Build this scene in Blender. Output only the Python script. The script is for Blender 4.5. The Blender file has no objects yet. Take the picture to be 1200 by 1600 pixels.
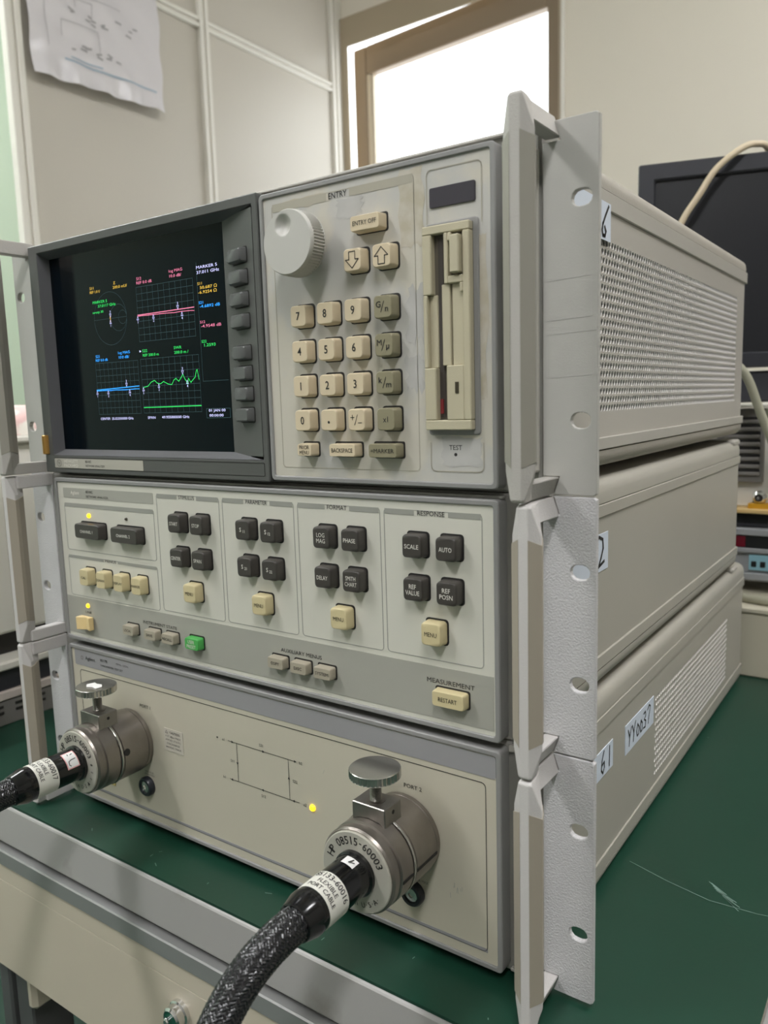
import bpy, bmesh, math, random
from mathutils import Vector, Matrix
random.seed(7)
PI = math.pi
SC = bpy.context.scene
COL = SC.collection

# ------------------------------------------------------------------ camera
F_PX, YAW, PITCH, ROLL = 1227.03, -0.6136, -0.1392, -0.0299
CAM = Vector((0.3991, -0.3796, 0.3392))
fwd = Vector((math.sin(YAW)*math.cos(PITCH), math.cos(YAW)*math.cos(PITCH), math.sin(PITCH)))
rgt = Vector((math.cos(YAW), -math.sin(YAW), 0))
upv = rgt.cross(fwd)
r2 = rgt*math.cos(ROLL) + upv*math.sin(ROLL)
u2 = upv*math.cos(ROLL) - rgt*math.sin(ROLL)
cam_data = bpy.data.cameras.new('camera')
cam = bpy.data.objects.new('camera', cam_data)
COL.objects.link(cam)
cam.matrix_world = Matrix(((r2.x, u2.x, -fwd.x, CAM.x), (r2.y, u2.y, -fwd.y, CAM.y),
                           (r2.z, u2.z, -fwd.z, CAM.z), (0, 0, 0, 1)))
cam_data.sensor_fit = 'VERTICAL'
cam_data.sensor_height = 24.0
cam_data.lens = F_PX/1600*24.0
cam_data.clip_start = 0.01
cam_data.clip_end = 100
cam_data.dof.use_dof = True
cam_data.dof.focus_distance = 0.52
cam_data.dof.aperture_fstop = 7.0
SC.camera = cam

# ------------------------------------------------------------------ world (overcast sky outside the window)
W = bpy.data.worlds.new('World')
SC.world = W
W.use_nodes = True
bg = W.node_tree.nodes['Background']
bg.inputs[0].default_value = (0.93, 0.97, 1.0, 1)
bg.inputs[1].default_value = 2.4

# ------------------------------------------------------------------ colour management
SC.view_settings.view_transform = 'Standard'
SC.view_settings.look = 'None'
SC.view_settings.gamma = 1.0
SC.view_settings.exposure = 0.68
SC.view_settings.use_curve_mapping = False
LAMP = 20.0          # emission of the ceiling lamps' diffusers

# ------------------------------------------------------------------ materials
def lin(c):
    def f(v):
        v /= 255.0
        return v/12.92 if v <= 0.04045 else ((v+0.055)/1.055)**2.4
    return (f(c[0]), f(c[1]), f(c[2]), 1)
MATS = {}
def mat(name, rgb, rough=0.5, metal=0.0, spec=0.5, bump=0.0, bscale=800.0, var=0.0, vscale=20.0, rgb2=None, emit=0.0, coat=0.0, thresh=None, detail=3.0):
    m = bpy.data.materials.new(name)
    m.use_nodes = True
    nt = m.node_tree
    b = nt.nodes['Principled BSDF']
    b.inputs['Base Color'].default_value = lin(rgb)
    b.inputs['Roughness'].default_value = rough
    b.inputs['Metallic'].default_value = metal
    b.inputs['Specular IOR Level'].default_value = spec
    if coat:
        b.inputs['Coat Weight'].default_value = coat
        b.inputs['Coat Roughness'].default_value = 0.08
    if emit:
        b.inputs['Emission Color'].default_value = lin(rgb)
        b.inputs['Emission Strength'].default_value = emit
    if var or bump or rgb2:
        g = nt.nodes.new('ShaderNodeNewGeometry')
    if var or rgb2:
        n = nt.nodes.new('ShaderNodeTexNoise')
        n.inputs['Scale'].default_value = vscale
        n.inputs['Detail'].default_value = detail
        nt.links.new(g.outputs['Position'], n.inputs['Vector'])
        r = nt.nodes.new('ShaderNodeValToRGB')
        if thresh:
            r.color_ramp.elements[0].position = thresh[0]
            r.color_ramp.elements[1].position = thresh[1]
        else:
            r.color_ramp.elements[0].position = 0.3
            r.color_ramp.elements[1].position = 0.7
        c1 = lin(rgb)
        c2 = lin(rgb2) if rgb2 else tuple(c*(1-var) for c in c1[:3]) + (1,)
        r.color_ramp.elements[0].color = c1
        r.color_ramp.elements[1].color = c2
        nt.links.new(n.outputs['Fac'], r.inputs['Fac'])
        nt.links.new(r.outputs['Color'], b.inputs['Base Color'])
    if bump:
        n2 = nt.nodes.new('ShaderNodeTexNoise')
        n2.inputs['Scale'].default_value = bscale
        n2.inputs['Detail'].default_value = 2
        nt.links.new(g.outputs['Position'], n2.inputs['Vector'])
        bp = nt.nodes.new('ShaderNodeBump')
        bp.inputs['Strength'].default_value = bump
        bp.inputs['Distance'].default_value = 0.0006
        nt.links.new(n2.outputs['Fac'], bp.inputs['Height'])
        nt.links.new(bp.outputs['Normal'], b.inputs['Normal'])
    MATS[name] = m
    return m

mat('frame_grey', (142, 140, 134), 0.5, bump=0.25, bscale=1500)
mat('bezel_grey', (140, 139, 137), 0.45, bump=0.15, bscale=2000)
mat('frame_light', (186, 182, 174), 0.5, bump=0.5, bscale=1200)
mat('ear_smooth', (176, 174, 168), 0.42, bump=0.12, bscale=1500, var=0.06, vscale=40)
mat('ear_rough', (196, 194, 194), 0.5, bump=0.9, bscale=900, var=0.05, vscale=60)
mat('handle_white', (200, 196, 193), 0.5, bump=0.35, bscale=1200)
mat('handle_top', (178, 174, 168), 0.5, bump=0.35, bscale=1200)
mat('trim_tan', (164, 155, 140), 0.5, bump=0.12, bscale=2500)
mat('trim_olive', (150, 146, 135), 0.5, bump=0.12, bscale=2500)
mat('cover_vinyl', (166, 160, 149), 0.5, bump=0.5, bscale=900, var=0.05, vscale=15)
mat('cover_smooth', (168, 164, 153), 0.42, bump=0.2, bscale=1500, var=0.05, vscale=8)
mat('cover_rail', (170, 166, 157), 0.42, bump=0.1, bscale=1500)
mat('perforated', (176, 171, 162), 0.35, bump=0.1, bscale=1500, spec=0.6)
mat('hole_wall', (236, 232, 228), 0.35)
mat('vent_backing', (240, 240, 238), 0.35)
mat('hole_dark', (34, 32, 30), 0.7)
mat('chassis_dark', (46, 44, 42), 0.6)
mat('panel_entry', (196, 191, 178), 0.42, rgb2=(186, 184, 178), vscale=14, thresh=(0.47, 0.53), bump=0.1, bscale=2500, detail=5)
mat('glue_residue', (178, 170, 150), 0.6, rgb2=(190, 184, 170), vscale=90, thresh=(0.4, 0.6))
mat('tape_film', (190, 188, 184), 0.25, rgb2=(178, 176, 172), vscale=60)
mat('panel_mid', (206, 204, 192), 0.42, bump=0.12, bscale=2500)
mat('panel_bottom', (196, 190, 172), 0.42, bump=0.12, bscale=2500, var=0.05, vscale=12)
mat('band_grey', (164, 163, 153), 0.45, bump=0.12, bscale=2500)
mat('strip_lavender', (150, 149, 150), 0.45, bump=0.1, bscale=2500)
mat('border_grey', (152, 152, 144), 0.5)
mat('border_tan', (166, 161, 146), 0.5)
mat('line_black', (40, 39, 38), 0.6)
mat('text_black', (32, 31, 30), 0.6)
mat('text_grey', (105, 103, 98), 0.6)
mat('text_white', (225, 222, 212), 0.55)
mat('key_tan', (212, 196, 166), 0.42, bump=0.1, bscale=3000)
mat('key_cream', (206, 192, 150), 0.42, bump=0.1, bscale=3000)
mat('key_olive', (142, 136, 110), 0.42, bump=0.1, bscale=3000)
mat('key_dark', (66, 62, 58), 0.38, bump=0.1, bscale=3000)
mat('key_stone', (168, 160, 142), 0.42, bump=0.1, bscale=3000)
mat('key_green', (78, 172, 84), 0.35)
mat('switch_cream', (232, 206, 150), 0.4)
mat('knob_grey', (192, 190, 183), 0.38)
mat('window_dark', (58, 55, 62), 0.35)
mat('floppy_beige', (188, 180, 154), 0.45, bump=0.25, bscale=1800)
mat('floppy_dark', (92, 86, 74), 0.6)
mat('floppy_slot', (62, 56, 50), 0.7)
mat('disk_red', (130, 40, 44), 0.5)
mat('display_grey', (86, 87, 84), 0.45, bump=0.2, bscale=2000)
mat('display_wall', (104, 104, 106), 0.45, bump=0.2, bscale=2000)
mat('soft_key', (92, 93, 92), 0.35, bump=0.08, bscale=2500)
mat('brass', (206, 162, 92), 0.3, metal=0.9)
mat('nameplate', (176, 172, 160), 0.4)
mat('crt_glass', (2, 11, 18), 0.09, spec=0.18)
mat('crt_grid', (48, 78, 84), 0.5, emit=0.16)
for nm, c, e in (('crt_pink', (205, 110, 140), 0.75), ('crt_yellow', (200, 165, 60), 0.7), ('crt_green', (40, 200, 90), 0.75),
                 ('crt_blue', (40, 150, 240), 0.85), ('crt_white', (190, 190, 235), 0.8), ('crt_brass', (205, 185, 120), 0.7)):
    mat(nm, c, 0.5, emit=e*0.8)
mat('led_yellow', (255, 205, 30), 0.3, emit=1.6)
mat('led_off', (60, 55, 40), 0.3)
mat('steel_collar', (150, 143, 136), 0.34, metal=0.85, bump=0.1, bscale=900, var=0.18, vscale=60)
mat('steel_bright', (205, 202, 196), 0.2, metal=0.95)
mat('steel_block', (150, 146, 140), 0.32, metal=0.85, var=0.2, vscale=80)
mat('collar_face', (188, 184, 172), 0.4, metal=0.25)
mat('sleeve_black', (16, 16, 17), 0.14, spec=0.6)
mat('braid_base', (14, 14, 16), 0.6)
mat('braid_strand', (20, 20, 23), 0.27, spec=0.7)
mat('label_paper', (226, 224, 214), 0.5)
mat('label_blue', (206, 214, 226), 0.45)
mat('sticker_pink', (228, 168, 168), 0.5)
mat('paper_white', (238, 236, 234), 0.6)
mat('sleeve_sheet', (216, 212, 214), 0.28, spec=0.6, bump=0.4, bscale=60)
mat('jack_black', (34, 36, 42), 0.35)
mat('caution_label', (196, 190, 176), 0.4)
mat('yellow_label', (206, 186, 116), 0.5)
# surroundings
m = mat('mat_green', (24, 63, 48), 0.38, var=0.12, vscale=9, bump=0.05, bscale=300)
mat('mat_scuff', (120, 150, 138), 0.6)
mat('aluminium', (160, 158, 155), 0.45, metal=0.3, bump=0.05, bscale=200, rgb2=(132, 128, 123), vscale=22, thresh=(0.55, 0.75), detail=6)
mat('strip_alu', (158, 158, 156), 0.4, metal=0.45)
mat('drawer_beige', (202, 192, 173), 0.45, var=0.05, vscale=6)
mat('leg_grey', (88, 88, 88), 0.45)
mat('shelf_black', (18, 22, 22), 0.6)
mat('chrome', (220, 220, 220), 0.12, metal=1.0)
mat('lock_green', (20, 78, 60), 0.3)
mat('wall_beige', (234, 227, 212), 0.6, bump=0.03, bscale=200)
mat('partition_panel', (196, 190, 178), 0.45)
mat('profile_white', (228, 224, 214), 0.45)
mat('wall_green', (196, 214, 196), 0.6)
mat('wall_plain', (150, 147, 140), 0.7)
mat('ceiling_white', (232, 230, 224), 0.8)
mat('floor_green', (40, 72, 60), 0.5, var=0.1, vscale=4)
mat('sash_brown', (148, 130, 108), 0.45)
mat('header_tan', (176, 162, 138), 0.5)
mat('sash_light', (206, 194, 172), 0.45)
mat('monitor_black', (36, 37, 44), 0.42, bump=0.1, bscale=1500)
mat('monitor_screen', (22, 23, 29), 0.35, bump=0.05, bscale=2500)
mat('cord_tan', (202, 186, 158), 0.5)
mat('cord_grey', (160, 158, 138), 0.5)
mat('case_white', (226, 222, 212), 0.5)
mat('case_grey', (158, 160, 162), 0.4)
mat('case_dark', (50, 50, 54), 0.45)
mat('grille_grey', (128, 124, 120), 0.5)
mat('board_orange', (222, 190, 130), 0.5)
mat('display_red', (110, 16, 36), 0.3)
mat('button_blue', (150, 196, 210), 0.4)
mat('cloth_pink', (226, 190, 186), 0.8, rgb2=(232, 226, 216), vscale=40, thresh=(0.45, 0.55))
mat('trim_rose', (206, 194, 186), 0.5)
mat('riser_beige', (196, 190, 170), 0.5)
mat('blue_plastic', (40, 92, 130), 0.4)
mat('diffuser', (250, 250, 252), 0.5, emit=LAMP)
# window pane: clear glass
gm = bpy.data.materials.new('pane_glass')
gm.use_nodes = True
nt = gm.node_tree
nt.nodes.remove(nt.nodes['Principled BSDF'])
mx = nt.nodes.new('ShaderNodeMixShader'); tr = nt.nodes.new('ShaderNodeBsdfTransparent'); gl = nt.nodes.new('ShaderNodeBsdfGlossy')
gl.inputs['Roughness'].default_value = 0.02
mx.inputs[0].default_value = 0.05
nt.links.new(tr.outputs[0], mx.inputs[1]); nt.links.new(gl.outputs[0], mx.inputs[2])
nt.links.new(mx.outputs[0], nt.nodes['Material Output'].inputs[0])
MATS['pane_glass'] = gm

# ------------------------------------------------------------------ object helpers
WLOC = {}
def finish(o, label=None, cat=None, group=None, kind=None):
    if label: o['label'] = label
    if cat: o['category'] = cat
    if group: o['group'] = group
    if kind: o['kind'] = kind
    return o
def thing(name, loc, label, cat, group=None, kind=None):
    o = bpy.data.objects.new(name, None)
    o.empty_display_size = 0.02
    COL.objects.link(o)
    o.location = loc
    WLOC[o] = Vector(loc)
    return finish(o, label, cat, group, kind)
def place(name, mesh, m, parent=None, pos=(0, 0, 0)):
    o = bpy.data.objects.new(name, mesh)
    COL.objects.link(o)
    if m and not mesh.materials: mesh.materials.append(MATS[m])
    p = Vector(pos)
    WLOC[o] = p
    if parent is not None:
        o.parent = parent
        o.location = p - WLOC[parent]
    else:
        o.location = p
    return o
def recentre(me):
    xs = [v.co for v in me.vertices]
    lo = Vector((min(c.x for c in xs), min(c.y for c in xs), min(c.z for c in xs)))
    hi = Vector((max(c.x for c in xs), max(c.y for c in xs), max(c.z for c in xs)))
    c = Vector(((lo.x+hi.x)/2, (lo.y+hi.y)/2, lo.z))
    me.transform(Matrix.Translation(-c))
    return c
def rrect(x0, x1, z0, z1, r, n=3):
    pts = []
    for cx, cz, a0 in ((x1-r, z0+r, -90), (x1-r, z1-r, 0), (x0+r, z1-r, 90), (x0+r, z0+r, 180)):
        for i in range(n+1):
            a = math.radians(a0 + 90*i/n)
            pts.append((cx+r*math.cos(a), cz+r*math.sin(a)))
    return pts
class MB:
    def __init__(s): s.v = []; s.f = []
    def quad(s, *p):
        b = len(s.v); s.v += [tuple(q) for q in p]; s.f.append(tuple(range(b, b+len(p)))); return s
    def box(s, x0, x1, y0, y1, z0, z1):
        if x0 > x1: x0, x1 = x1, x0
        if y0 > y1: y0, y1 = y1, y0
        if z0 > z1: z0, z1 = z1, z0
        b = len(s.v)
        s.v += [(x0,y0,z0),(x1,y0,z0),(x1,y1,z0),(x0,y1,z0),(x0,y0,z1),(x1,y0,z1),(x1,y1,z1),(x0,y1,z1)]
        s.f += [tuple(b+i for i in q) for q in ((3,2,1,0),(4,5,6,7),(0,1,5,4),(1,2,6,5),(2,3,7,6),(3,0,4,7))]
        return s
    def loft(s, loops, caps=True, close=True):
        b = len(s.v); n = len(loops[0])
        for L in loops: s.v += [tuple(p) for p in L]
        for k in range(len(loops)-1):
            for i in range(n if close else n-1):
                j = (i+1) % n
                s.f.append((b+k*n+i, b+k*n+j, b+(k+1)*n+j, b+(k+1)*n+i))
        if caps:
            s.f.append(tuple(b+i for i in reversed(range(n))))
            s.f.append(tuple(b+(len(loops)-1)*n+i for i in range(n)))
        return s
    def prism(s, pts, axis, a, b):           # pts 2D; axis 'x': (y,z), 'y': (x,z), 'z': (x,y)
        def P(p, t): return {'x': (t, p[0], p[1]), 'y': (p[0], t, p[1]), 'z': (p[0], p[1], t)}[axis]
        return s.loft([[P(p, a) for p in pts], [P(p, b) for p in pts]])
    def ring(s, outer, inner, y0, y1):       # plate ring in XZ between y0 (front) and y1
        b = len(s.v); n = len(outer)
        for pts, y in ((outer, y0), (inner, y0), (outer, y1), (inner, y1)):
            s.v += [(p[0], y, p[1]) for p in pts]
        for i in range(n):
            j = (i+1) % n
            s.f += [(b+i, b+j, b+n+j, b+n+i), (b+2*n+i, b+2*n+j, b+j, b+i), (b+n+i, b+n+j, b+3*n+j, b+3*n+i), (b+3*n+i, b+3*n+j, b+2*n+j, b+2*n+i)]
        return s
    def lathe(s, prof, c, axis='y', n=32, caps=True):   # prof: (radius, t) along the axis, relative to c
        loops = []
        for r, t in prof:
            L = []
            for i in range(n):
                a = 2*PI*i/n
                ca, sa = r*math.cos(a), r*math.sin(a)
                L.append({'y': (c[0]+ca, c[1]+t, c[2]+sa), 'z': (c[0]+ca, c[1]+sa, c[2]+t), 'x': (c[0]+t, c[1]+ca, c[2]+sa)}[axis])
            loops.append(L)
        return s.loft(loops, caps)
    def mesh(s, bevel=0.0, seg=1, smooth=None, weld=False):
        me = bpy.data.meshes.new('m')
        me.from_pydata(s.v, [], s.f)
        bm = bmesh.new(); bm.from_mesh(me)
        if weld: bmesh.ops.remove_doubles(bm, verts=bm.verts, dist=1e-6)
        bmesh.ops.recalc_face_normals(bm, faces=bm.faces)
        if bevel:
            es = [e for e in bm.edges if len(e.link_faces) == 2 and e.calc_face_angle() > math.radians(35)]
            bmesh.ops.bevel(bm, geom=es, offset=bevel, segments=seg, affect='EDGES', clamp_overlap=True)
        bm.to_mesh(me); bm.free()
        if smooth:
            me.shade_smooth()
            me.set_sharp_from_angle(angle=math.radians(smooth))
        return me
    def build(s, name, m, parent=None, bevel=0.0, seg=1, smooth=None, label=None, weld=False):
        me = s.mesh(bevel, seg, smooth, weld)
        c = recentre(me)
        me.name = name
        o = place(name, me, m, parent, c)
        if label: o['label'] = label
        return o
def tube_path(pts, r, n=10, sub=8):
    """smooth tube through points (Catmull-Rom)"""
    P = [Vector(p) for p in pts]
    path = []
    for i in range(len(P)-1):
        p0, p1, p2, p3 = P[max(i-1, 0)], P[i], P[i+1], P[min(i+2, len(P)-1)]
        for k in range(sub):
            t = k/sub
            path.append(0.5*((2*p1)+(p2-p0)*t+(2*p0-5*p1+4*p2-p3)*t*t+(3*p1-p0-3*p2+p3)*t**3))
    path.append(P[-1])
    frames = []
    t0 = (path[1]-path[0]).normalized()
    nrm = t0.orthogonal().normalized()
    for i, p in enumerate(path):
        t = (path[min(i+1, len(path)-1)]-path[max(i-1, 0)]).normalized()
        nrm = (nrm - t*nrm.dot(t)).normalized()
        frames.append((p, t, nrm, t.cross(nrm)))
    mb = MB()
    mb.loft([[p + (a*math.cos(2*PI*i/n) + b*math.sin(2*PI*i/n))*r for i in range(n)] for p, t, a, b in frames])
    return mb, frames

# ------------------------------------------------------------------ lettering
TXT = {}
def text_data(s, bold=0.0):
    """vertices and faces of a string at size 1, origin at the bbox centre"""
    if 'M' in s or 'W' in s: bold = min(bold, 0.001)
    k = (s, bold)
    if k in TXT: return TXT[k]
    cu = bpy.data.curves.new('t', 'FONT')
    cu.body = s; cu.size = 1.0; cu.resolution_u = 2; cu.fill_mode = 'FRONT'
    cu.offset = bold
    cu.space_line = 0.95
    cu.align_x = 'CENTER'
    o = bpy.data.objects.new('t', cu)
    me = o.to_mesh()
    vs = [v.co.copy() for v in me.vertices]; fs = [tuple(p.vertices) for p in me.polygons]
    o.to_mesh_clear()
    bpy.data.objects.remove(o); bpy.data.curves.remove(cu)
    if vs:
        x0, x1 = min(v.x for v in vs), max(v.x for v in vs); y0, y1 = min(v.y for v in vs), max(v.y for v in vs)
        vs = [Vector((v.x-(x0+x1)/2, v.y-(y0+y1)/2, 0)) for v in vs]
        TXT[k] = (vs, fs, x1-x0, y1-y0)
    else:
        TXT[k] = ([], [], 0, 0)
    return TXT[k]
def text_mb(mb, s, x, z, y, h, w=None, sx=1.0, bold=0.0, align='C'):
    """add a string facing -y; h: cap height of the whole block; w: fit to this width"""
    vs, fs, tw, th = text_data(s, bold)
    lines = s.count('\n')+1
    k = h/0.73 if lines == 1 else h/th
    kx = w/tw if w else k*sx
    dx = {'C': 0, 'L': tw*kx/2, 'R': -tw*kx/2}[align]
    b = len(mb.v)
    mb.v += [(x+dx+v.x*kx, y, z+v.y*k) for v in vs]
    mb.f += [tuple(b+i for i in f) for f in fs]
    return mb
def flat(mb, name, m, parent, label=None):
    me = bpy.data.meshes.new(name)
    me.from_pydata(mb.v, [], mb.f)
    c = recentre(me)
    o = place(name, me, m, parent, c)
    if label: o['label'] = label
    return o
def legend(s, x, z, y, h, m, parent, w=None, sx=0.9, bold=0.005, align='C', name='lettering'):
    return flat(text_mb(MB(), s, x, z, y, h, w, sx, bold, align), name, m, parent)
def ribbon(mb, pts, wd, fn):
    """flat line through 2D pts, fn maps 2D to 3D"""
    for i in range(len(pts)-1):
        a, b = Vector(pts[i]), Vector(pts[i+1])
        d = (b-a)
        if d.length < 1e-9: continue
        d.normalize()
        n = Vector((-d.y, d.x))*wd/2
        e = d*wd*0.35
        mb.quad(*[fn(q) for q in (a-e-n, b+e-n, b+e+n, a-e+n)])
    return mb
XZ = lambda y: (lambda q: (q[0], y, q[1]))
YZ = lambda x: (lambda q: (x, q[0], q[1]))

# ================================================================== THE ROOM
YB = 1.60            # window wall
XL = -1.10           # partition
ZF, ZC = -0.76, 1.92
def struct(mb, name, m, **k):
    o = mb.build(name, m, **k); o['kind'] = 'structure'; return o
struct(MB().box(-2.2, 2.4, -2.2, 1.72, ZF-0.05, ZF), 'floor', 'floor_green')
struct(MB().box(-2.2, 2.4, -2.2, 1.72, ZC, ZC+0.05), 'ceiling', 'ceiling_white')
struct(MB().box(-2.25, -2.2, -2.2, 1.72, ZF, ZC), 'wall_left', 'wall_green')
struct(MB().box(2.4, 2.45, -2.2, 1.72, ZF, ZC), 'wall_right', 'wall_plain')
struct(MB().box(-2.25, 2.45, -2.25, -2.2, ZF, ZC), 'wall_front', 'wall_plain')
# window wall with an opening
wx0, wx1, wz0, wz1 = -1.074, -0.416, 0.55, 1.370
w = MB()
w.box(-2.25, -1.17, YB, YB+0.1, ZF, ZC).box(wx1, 2.45, YB, YB+0.1, ZF, ZC)
w.box(-1.17, wx1, YB, YB+0.1, ZF, wz0).box(-1.17, wx1, YB, YB+0.1, 1.44, ZC)
struct(w, 'wall_back', 'wall_beige')
struct(MB().box(wx1+0.003, wx1+0.012, YB-0.012, YB-0.0002, ZF+0.1, ZC), 'trim_1', 'profile_white', bevel=0.002)
# window: thin fixed frame, a sash a little ajar, its pane
win = struct(MB().ring([(-1.180, wz0-0.02), (wx1+0.002, wz0-0.02), (wx1+0.002, 1.450), (-1.180, 1.450)],
                       [(wx0, wz0+0.02), (wx1-0.004, wz0+0.02), (wx1-0.004, wz1), (wx0, wz1)], YB-0.008, YB-0.0003),
             'window_1', 'header_tan', bevel=0.001)
hx = wx1-0.006
ajar = math.radians(4.5)
def sash_pt(u, v, z): return (hx - u*math.cos(ajar), YB+0.006 + u*math.sin(ajar) + v, z)
def sash_box(mb, u0, u1, v0, v1, z0, z1):
    lo = [sash_pt(u, v, z0) for u, v in ((u0, v0), (u1, v0), (u1, v1), (u0, v1))]
    hi = [sash_pt(u, v, z1) for u, v in ((u0, v0), (u1, v0), (u1, v1), (u0, v1))]
    return mb.loft([lo, hi])
sw = 0.681
zs0, zs1 = wz0+0.024, 1.386
s = MB()
sash_box(s, 0, 0.034, 0, 0.03, zs0, zs1); sash_box(s, sw-0.05, sw, 0, 0.03, zs0, zs1)
sash_box(s, 0.034, sw-0.05, 0, 0.03, zs0, zs0+0.05); sash_box(s, 0.034, sw-0.05, 0, 0.03, zs1-0.080, zs1)
s.build('sash', 'sash_brown', win, bevel=0.003)
s = MB(); sash_box(s, sw-0.062, sw-0.05, 0.002, 0.026, zs0+0.05, zs1-0.080)
sash_box(s, sw-0.070, sw-0.062, 0.008, 0.026, zs0+0.05, zs1-0.080)
s.build('glazing_bead', 'sash_light', win)
s = MB(); sash_box(s, 0.034, sw-0.070, 0.014, 0.017, zs0+0.05, zs1-0.080); s.build('pane', 'pane_glass', win)

# partition of grey panels in white profiles
part = thing('wall_partition', (XL, 0.55, ZF), 'grey panelled partition in white profiles left of the window', 'partition', kind='structure')
del part['category']
ys = [0.572, 1.037, 1.066, 1.545]
zs = [ZF+0.02, 0.30, 0.325, 1.238, 1.262, ZC-0.02]
for (a, b) in ((ys[0], ys[1]), (ys[2], ys[3])):
    for (c, d) in ((zs[0], zs[1]), (zs[2], zs[3]), (zs[4], zs[5])):
        MB().box(XL-0.010, XL-0.004, a-0.004, b+0.004, c-0.004, d+0.004).build('panel', 'partition_panel', part)
for (a, b) in ((0.538, 0.572), (1.037, 1.066), (1.545, 1.578)):
    g = (a+b)/2
    q = MB().box(XL-0.012, XL+0.008, a, g-0.003, ZF, ZC).box(XL-0.012, XL+0.004, g-0.003, g+0.003, ZF, ZC).box(XL-0.012, XL+0.008, g+0.003, b, ZF, ZC)
    q.build('upright_profile', 'profile_white', part, bevel=0.0015)
for (a, b) in ((ys[0], ys[1]), (ys[2], ys[3])):
    for (c, d) in ((zs[1], zs[2]), (zs[3], zs[4])):
        g = (c+d)/2
        q = MB().box(XL-0.010, XL+0.006, a, b, c, g-0.003).box(XL-0.010, XL+0.001, a, b, g-0.003, g+0.003).box(XL-0.010, XL+0.006, a, b, g+0.003, d)
        q.build('cross_profile', 'profile_white', part, bevel=0.0015)
struct(MB().box(XL-0.012, XL+0.004, 1.578, YB, ZF, ZC), 'trim_2', 'profile_white')

# printed sheet in a plastic sleeve on the partition
def sheet_off(y, z):
    return XL + 0.014 + 0.010*max(0, (1.06-z)/0.07) + 0.0045*math.sin(y*95) * max(0, min(1, (1.07-z)/0.06)) + 0.003*math.sin(y*41+z*60)
ds = thing('printed_sheet', (XL+0.02, 0.742, 1.0), 'creased white printed sheet in a plastic sleeve on the grey partition', 'paper')
NY, NZ = 48, 30
mb = MB()
def sheet_yz(i, j):
    y = 0.583 + (0.905-0.583)*i/NY
    z0 = 0.998 + (1.007-0.998)*i/NY
    z = z0 + (1.29-z0)*j/NZ
    return y, z
for side in (0, 1):
    b = len(mb.v)
    for j in range(NZ+1):
        for i in range(NY+1):
            y, z = sheet_yz(i, j)
            mb.v.append((sheet_off(y, z)-0.0012*side, y, z))
    for j in range(NZ):
        for i in range(NY):
            a = b+j*(NY+1)+i
            mb.f.append((a, a+1, a+NY+2, a+NY+1) if side == 0 else (a+NY+1, a+NY+2, a+1, a))
n1 = (NY+1)*(NZ+1)
rim = [i for i in range(NY+1)] + [j*(NY+1)+NY for j in range(1, NZ+1)] + [NZ*(NY+1)+i for i in range(NY-1, -1, -1)] + [j*(NY+1) for j in range(NZ-1, 0, -1)]
for k in range(len(rim)):
    a, c = rim[k], rim[(k+1) % len(rim)]
    mb.f.append((a, c, c+n1, a+n1))
mb.build('sheet', 'sleeve_sheet', ds, smooth=60)
def sheet_fn(q): return (sheet_off(q[0], q[1])+0.0012, q[0], q[1])
def long_ribbon(mb, a, b, wd):
    n = 14
    pts = [(a[0]+(b[0]-a[0])*i/n, a[1]+(b[1]-a[1])*i/n) for i in range(n+1)]
    return ribbon(mb, pts, wd, sheet_fn)
mat('print_blue', (160, 178, 192), 0.6); mat('print_grey', (190, 187, 188), 0.6); mat('print_dark', (168, 165, 166), 0.6)
q = MB(); long_ribbon(q, (0.655, 1.044), (0.885, 1.046), 0.004); long_ribbon(q, (0.67, 1.052), (0.745, 1.053), 0.003); flat(q, 'printed_rule', 'print_blue', ds)
q = MB()
for a, b in (((0.62, 1.06), (0.62, 1.25)), ((0.655, 1.09), (0.655, 1.12)), ((0.655, 1.12), (0.74, 1.122)), ((0.74, 1.122), (0.74, 1.08)), ((0.67, 1.18), (0.80, 1.185)),
             ((0.69, 1.155), (0.69, 1.172)), ((0.69, 1.172), (0.73, 1.173)), ((0.73, 1.173), (0.73, 1.15))):
    long_ribbon(q, a, b, 0.0022)
flat(q, 'printed_drawing', 'print_grey', ds)
q = MB()
for k in range(24):
    y = 0.655 + 0.185*random.random(); z = random.choice((1.072, 1.08, 1.135, 1.142, 1.15)) + random.uniform(-0.004, 0.004) + (y-0.65)*0.03
    ribbon(q, [(y, z), (y+random.uniform(0.005, 0.014), z+random.uniform(-0.003, 0.003))], 0.004, sheet_fn)
flat(q, 'printed_notes', 'print_dark', ds)

# ceiling lamps (out of frame, they light the room)
def ceiling_lamp(x, y, lx, ly, label):
    t = thing('ceiling_light', (x, y, ZC-0.06), label, 'ceiling light', 'ceiling lights of the lab')
    MB().box(x-lx/2-0.03, x+lx/2+0.03, y-ly/2-0.03, y+ly/2+0.03, ZC-0.05, ZC-0.001).build('housing', 'ceiling_white', t)
    MB().box(x-lx/2, x+lx/2, y-ly/2, y+ly/2, ZC-0.062, ZC-0.05).build('diffuser', 'diffuser', t)
ceiling_lamp(-0.95, -1.10, 0.25, 1.2, 'long ceiling light left of the instruments')
ceiling_lamp(0.80, -1.10, 0.25, 1.2, 'long ceiling light right of the instruments')
ceiling_lamp(1.2, 0.9, 0.25, 1.0, 'long ceiling light by the window wall')
ceiling_lamp(-1.75, 0.25, 0.25, 1.0, 'unseen ceiling light added to brighten the pale green wall')  # extra lamp, added only to lift the dark green wall

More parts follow.
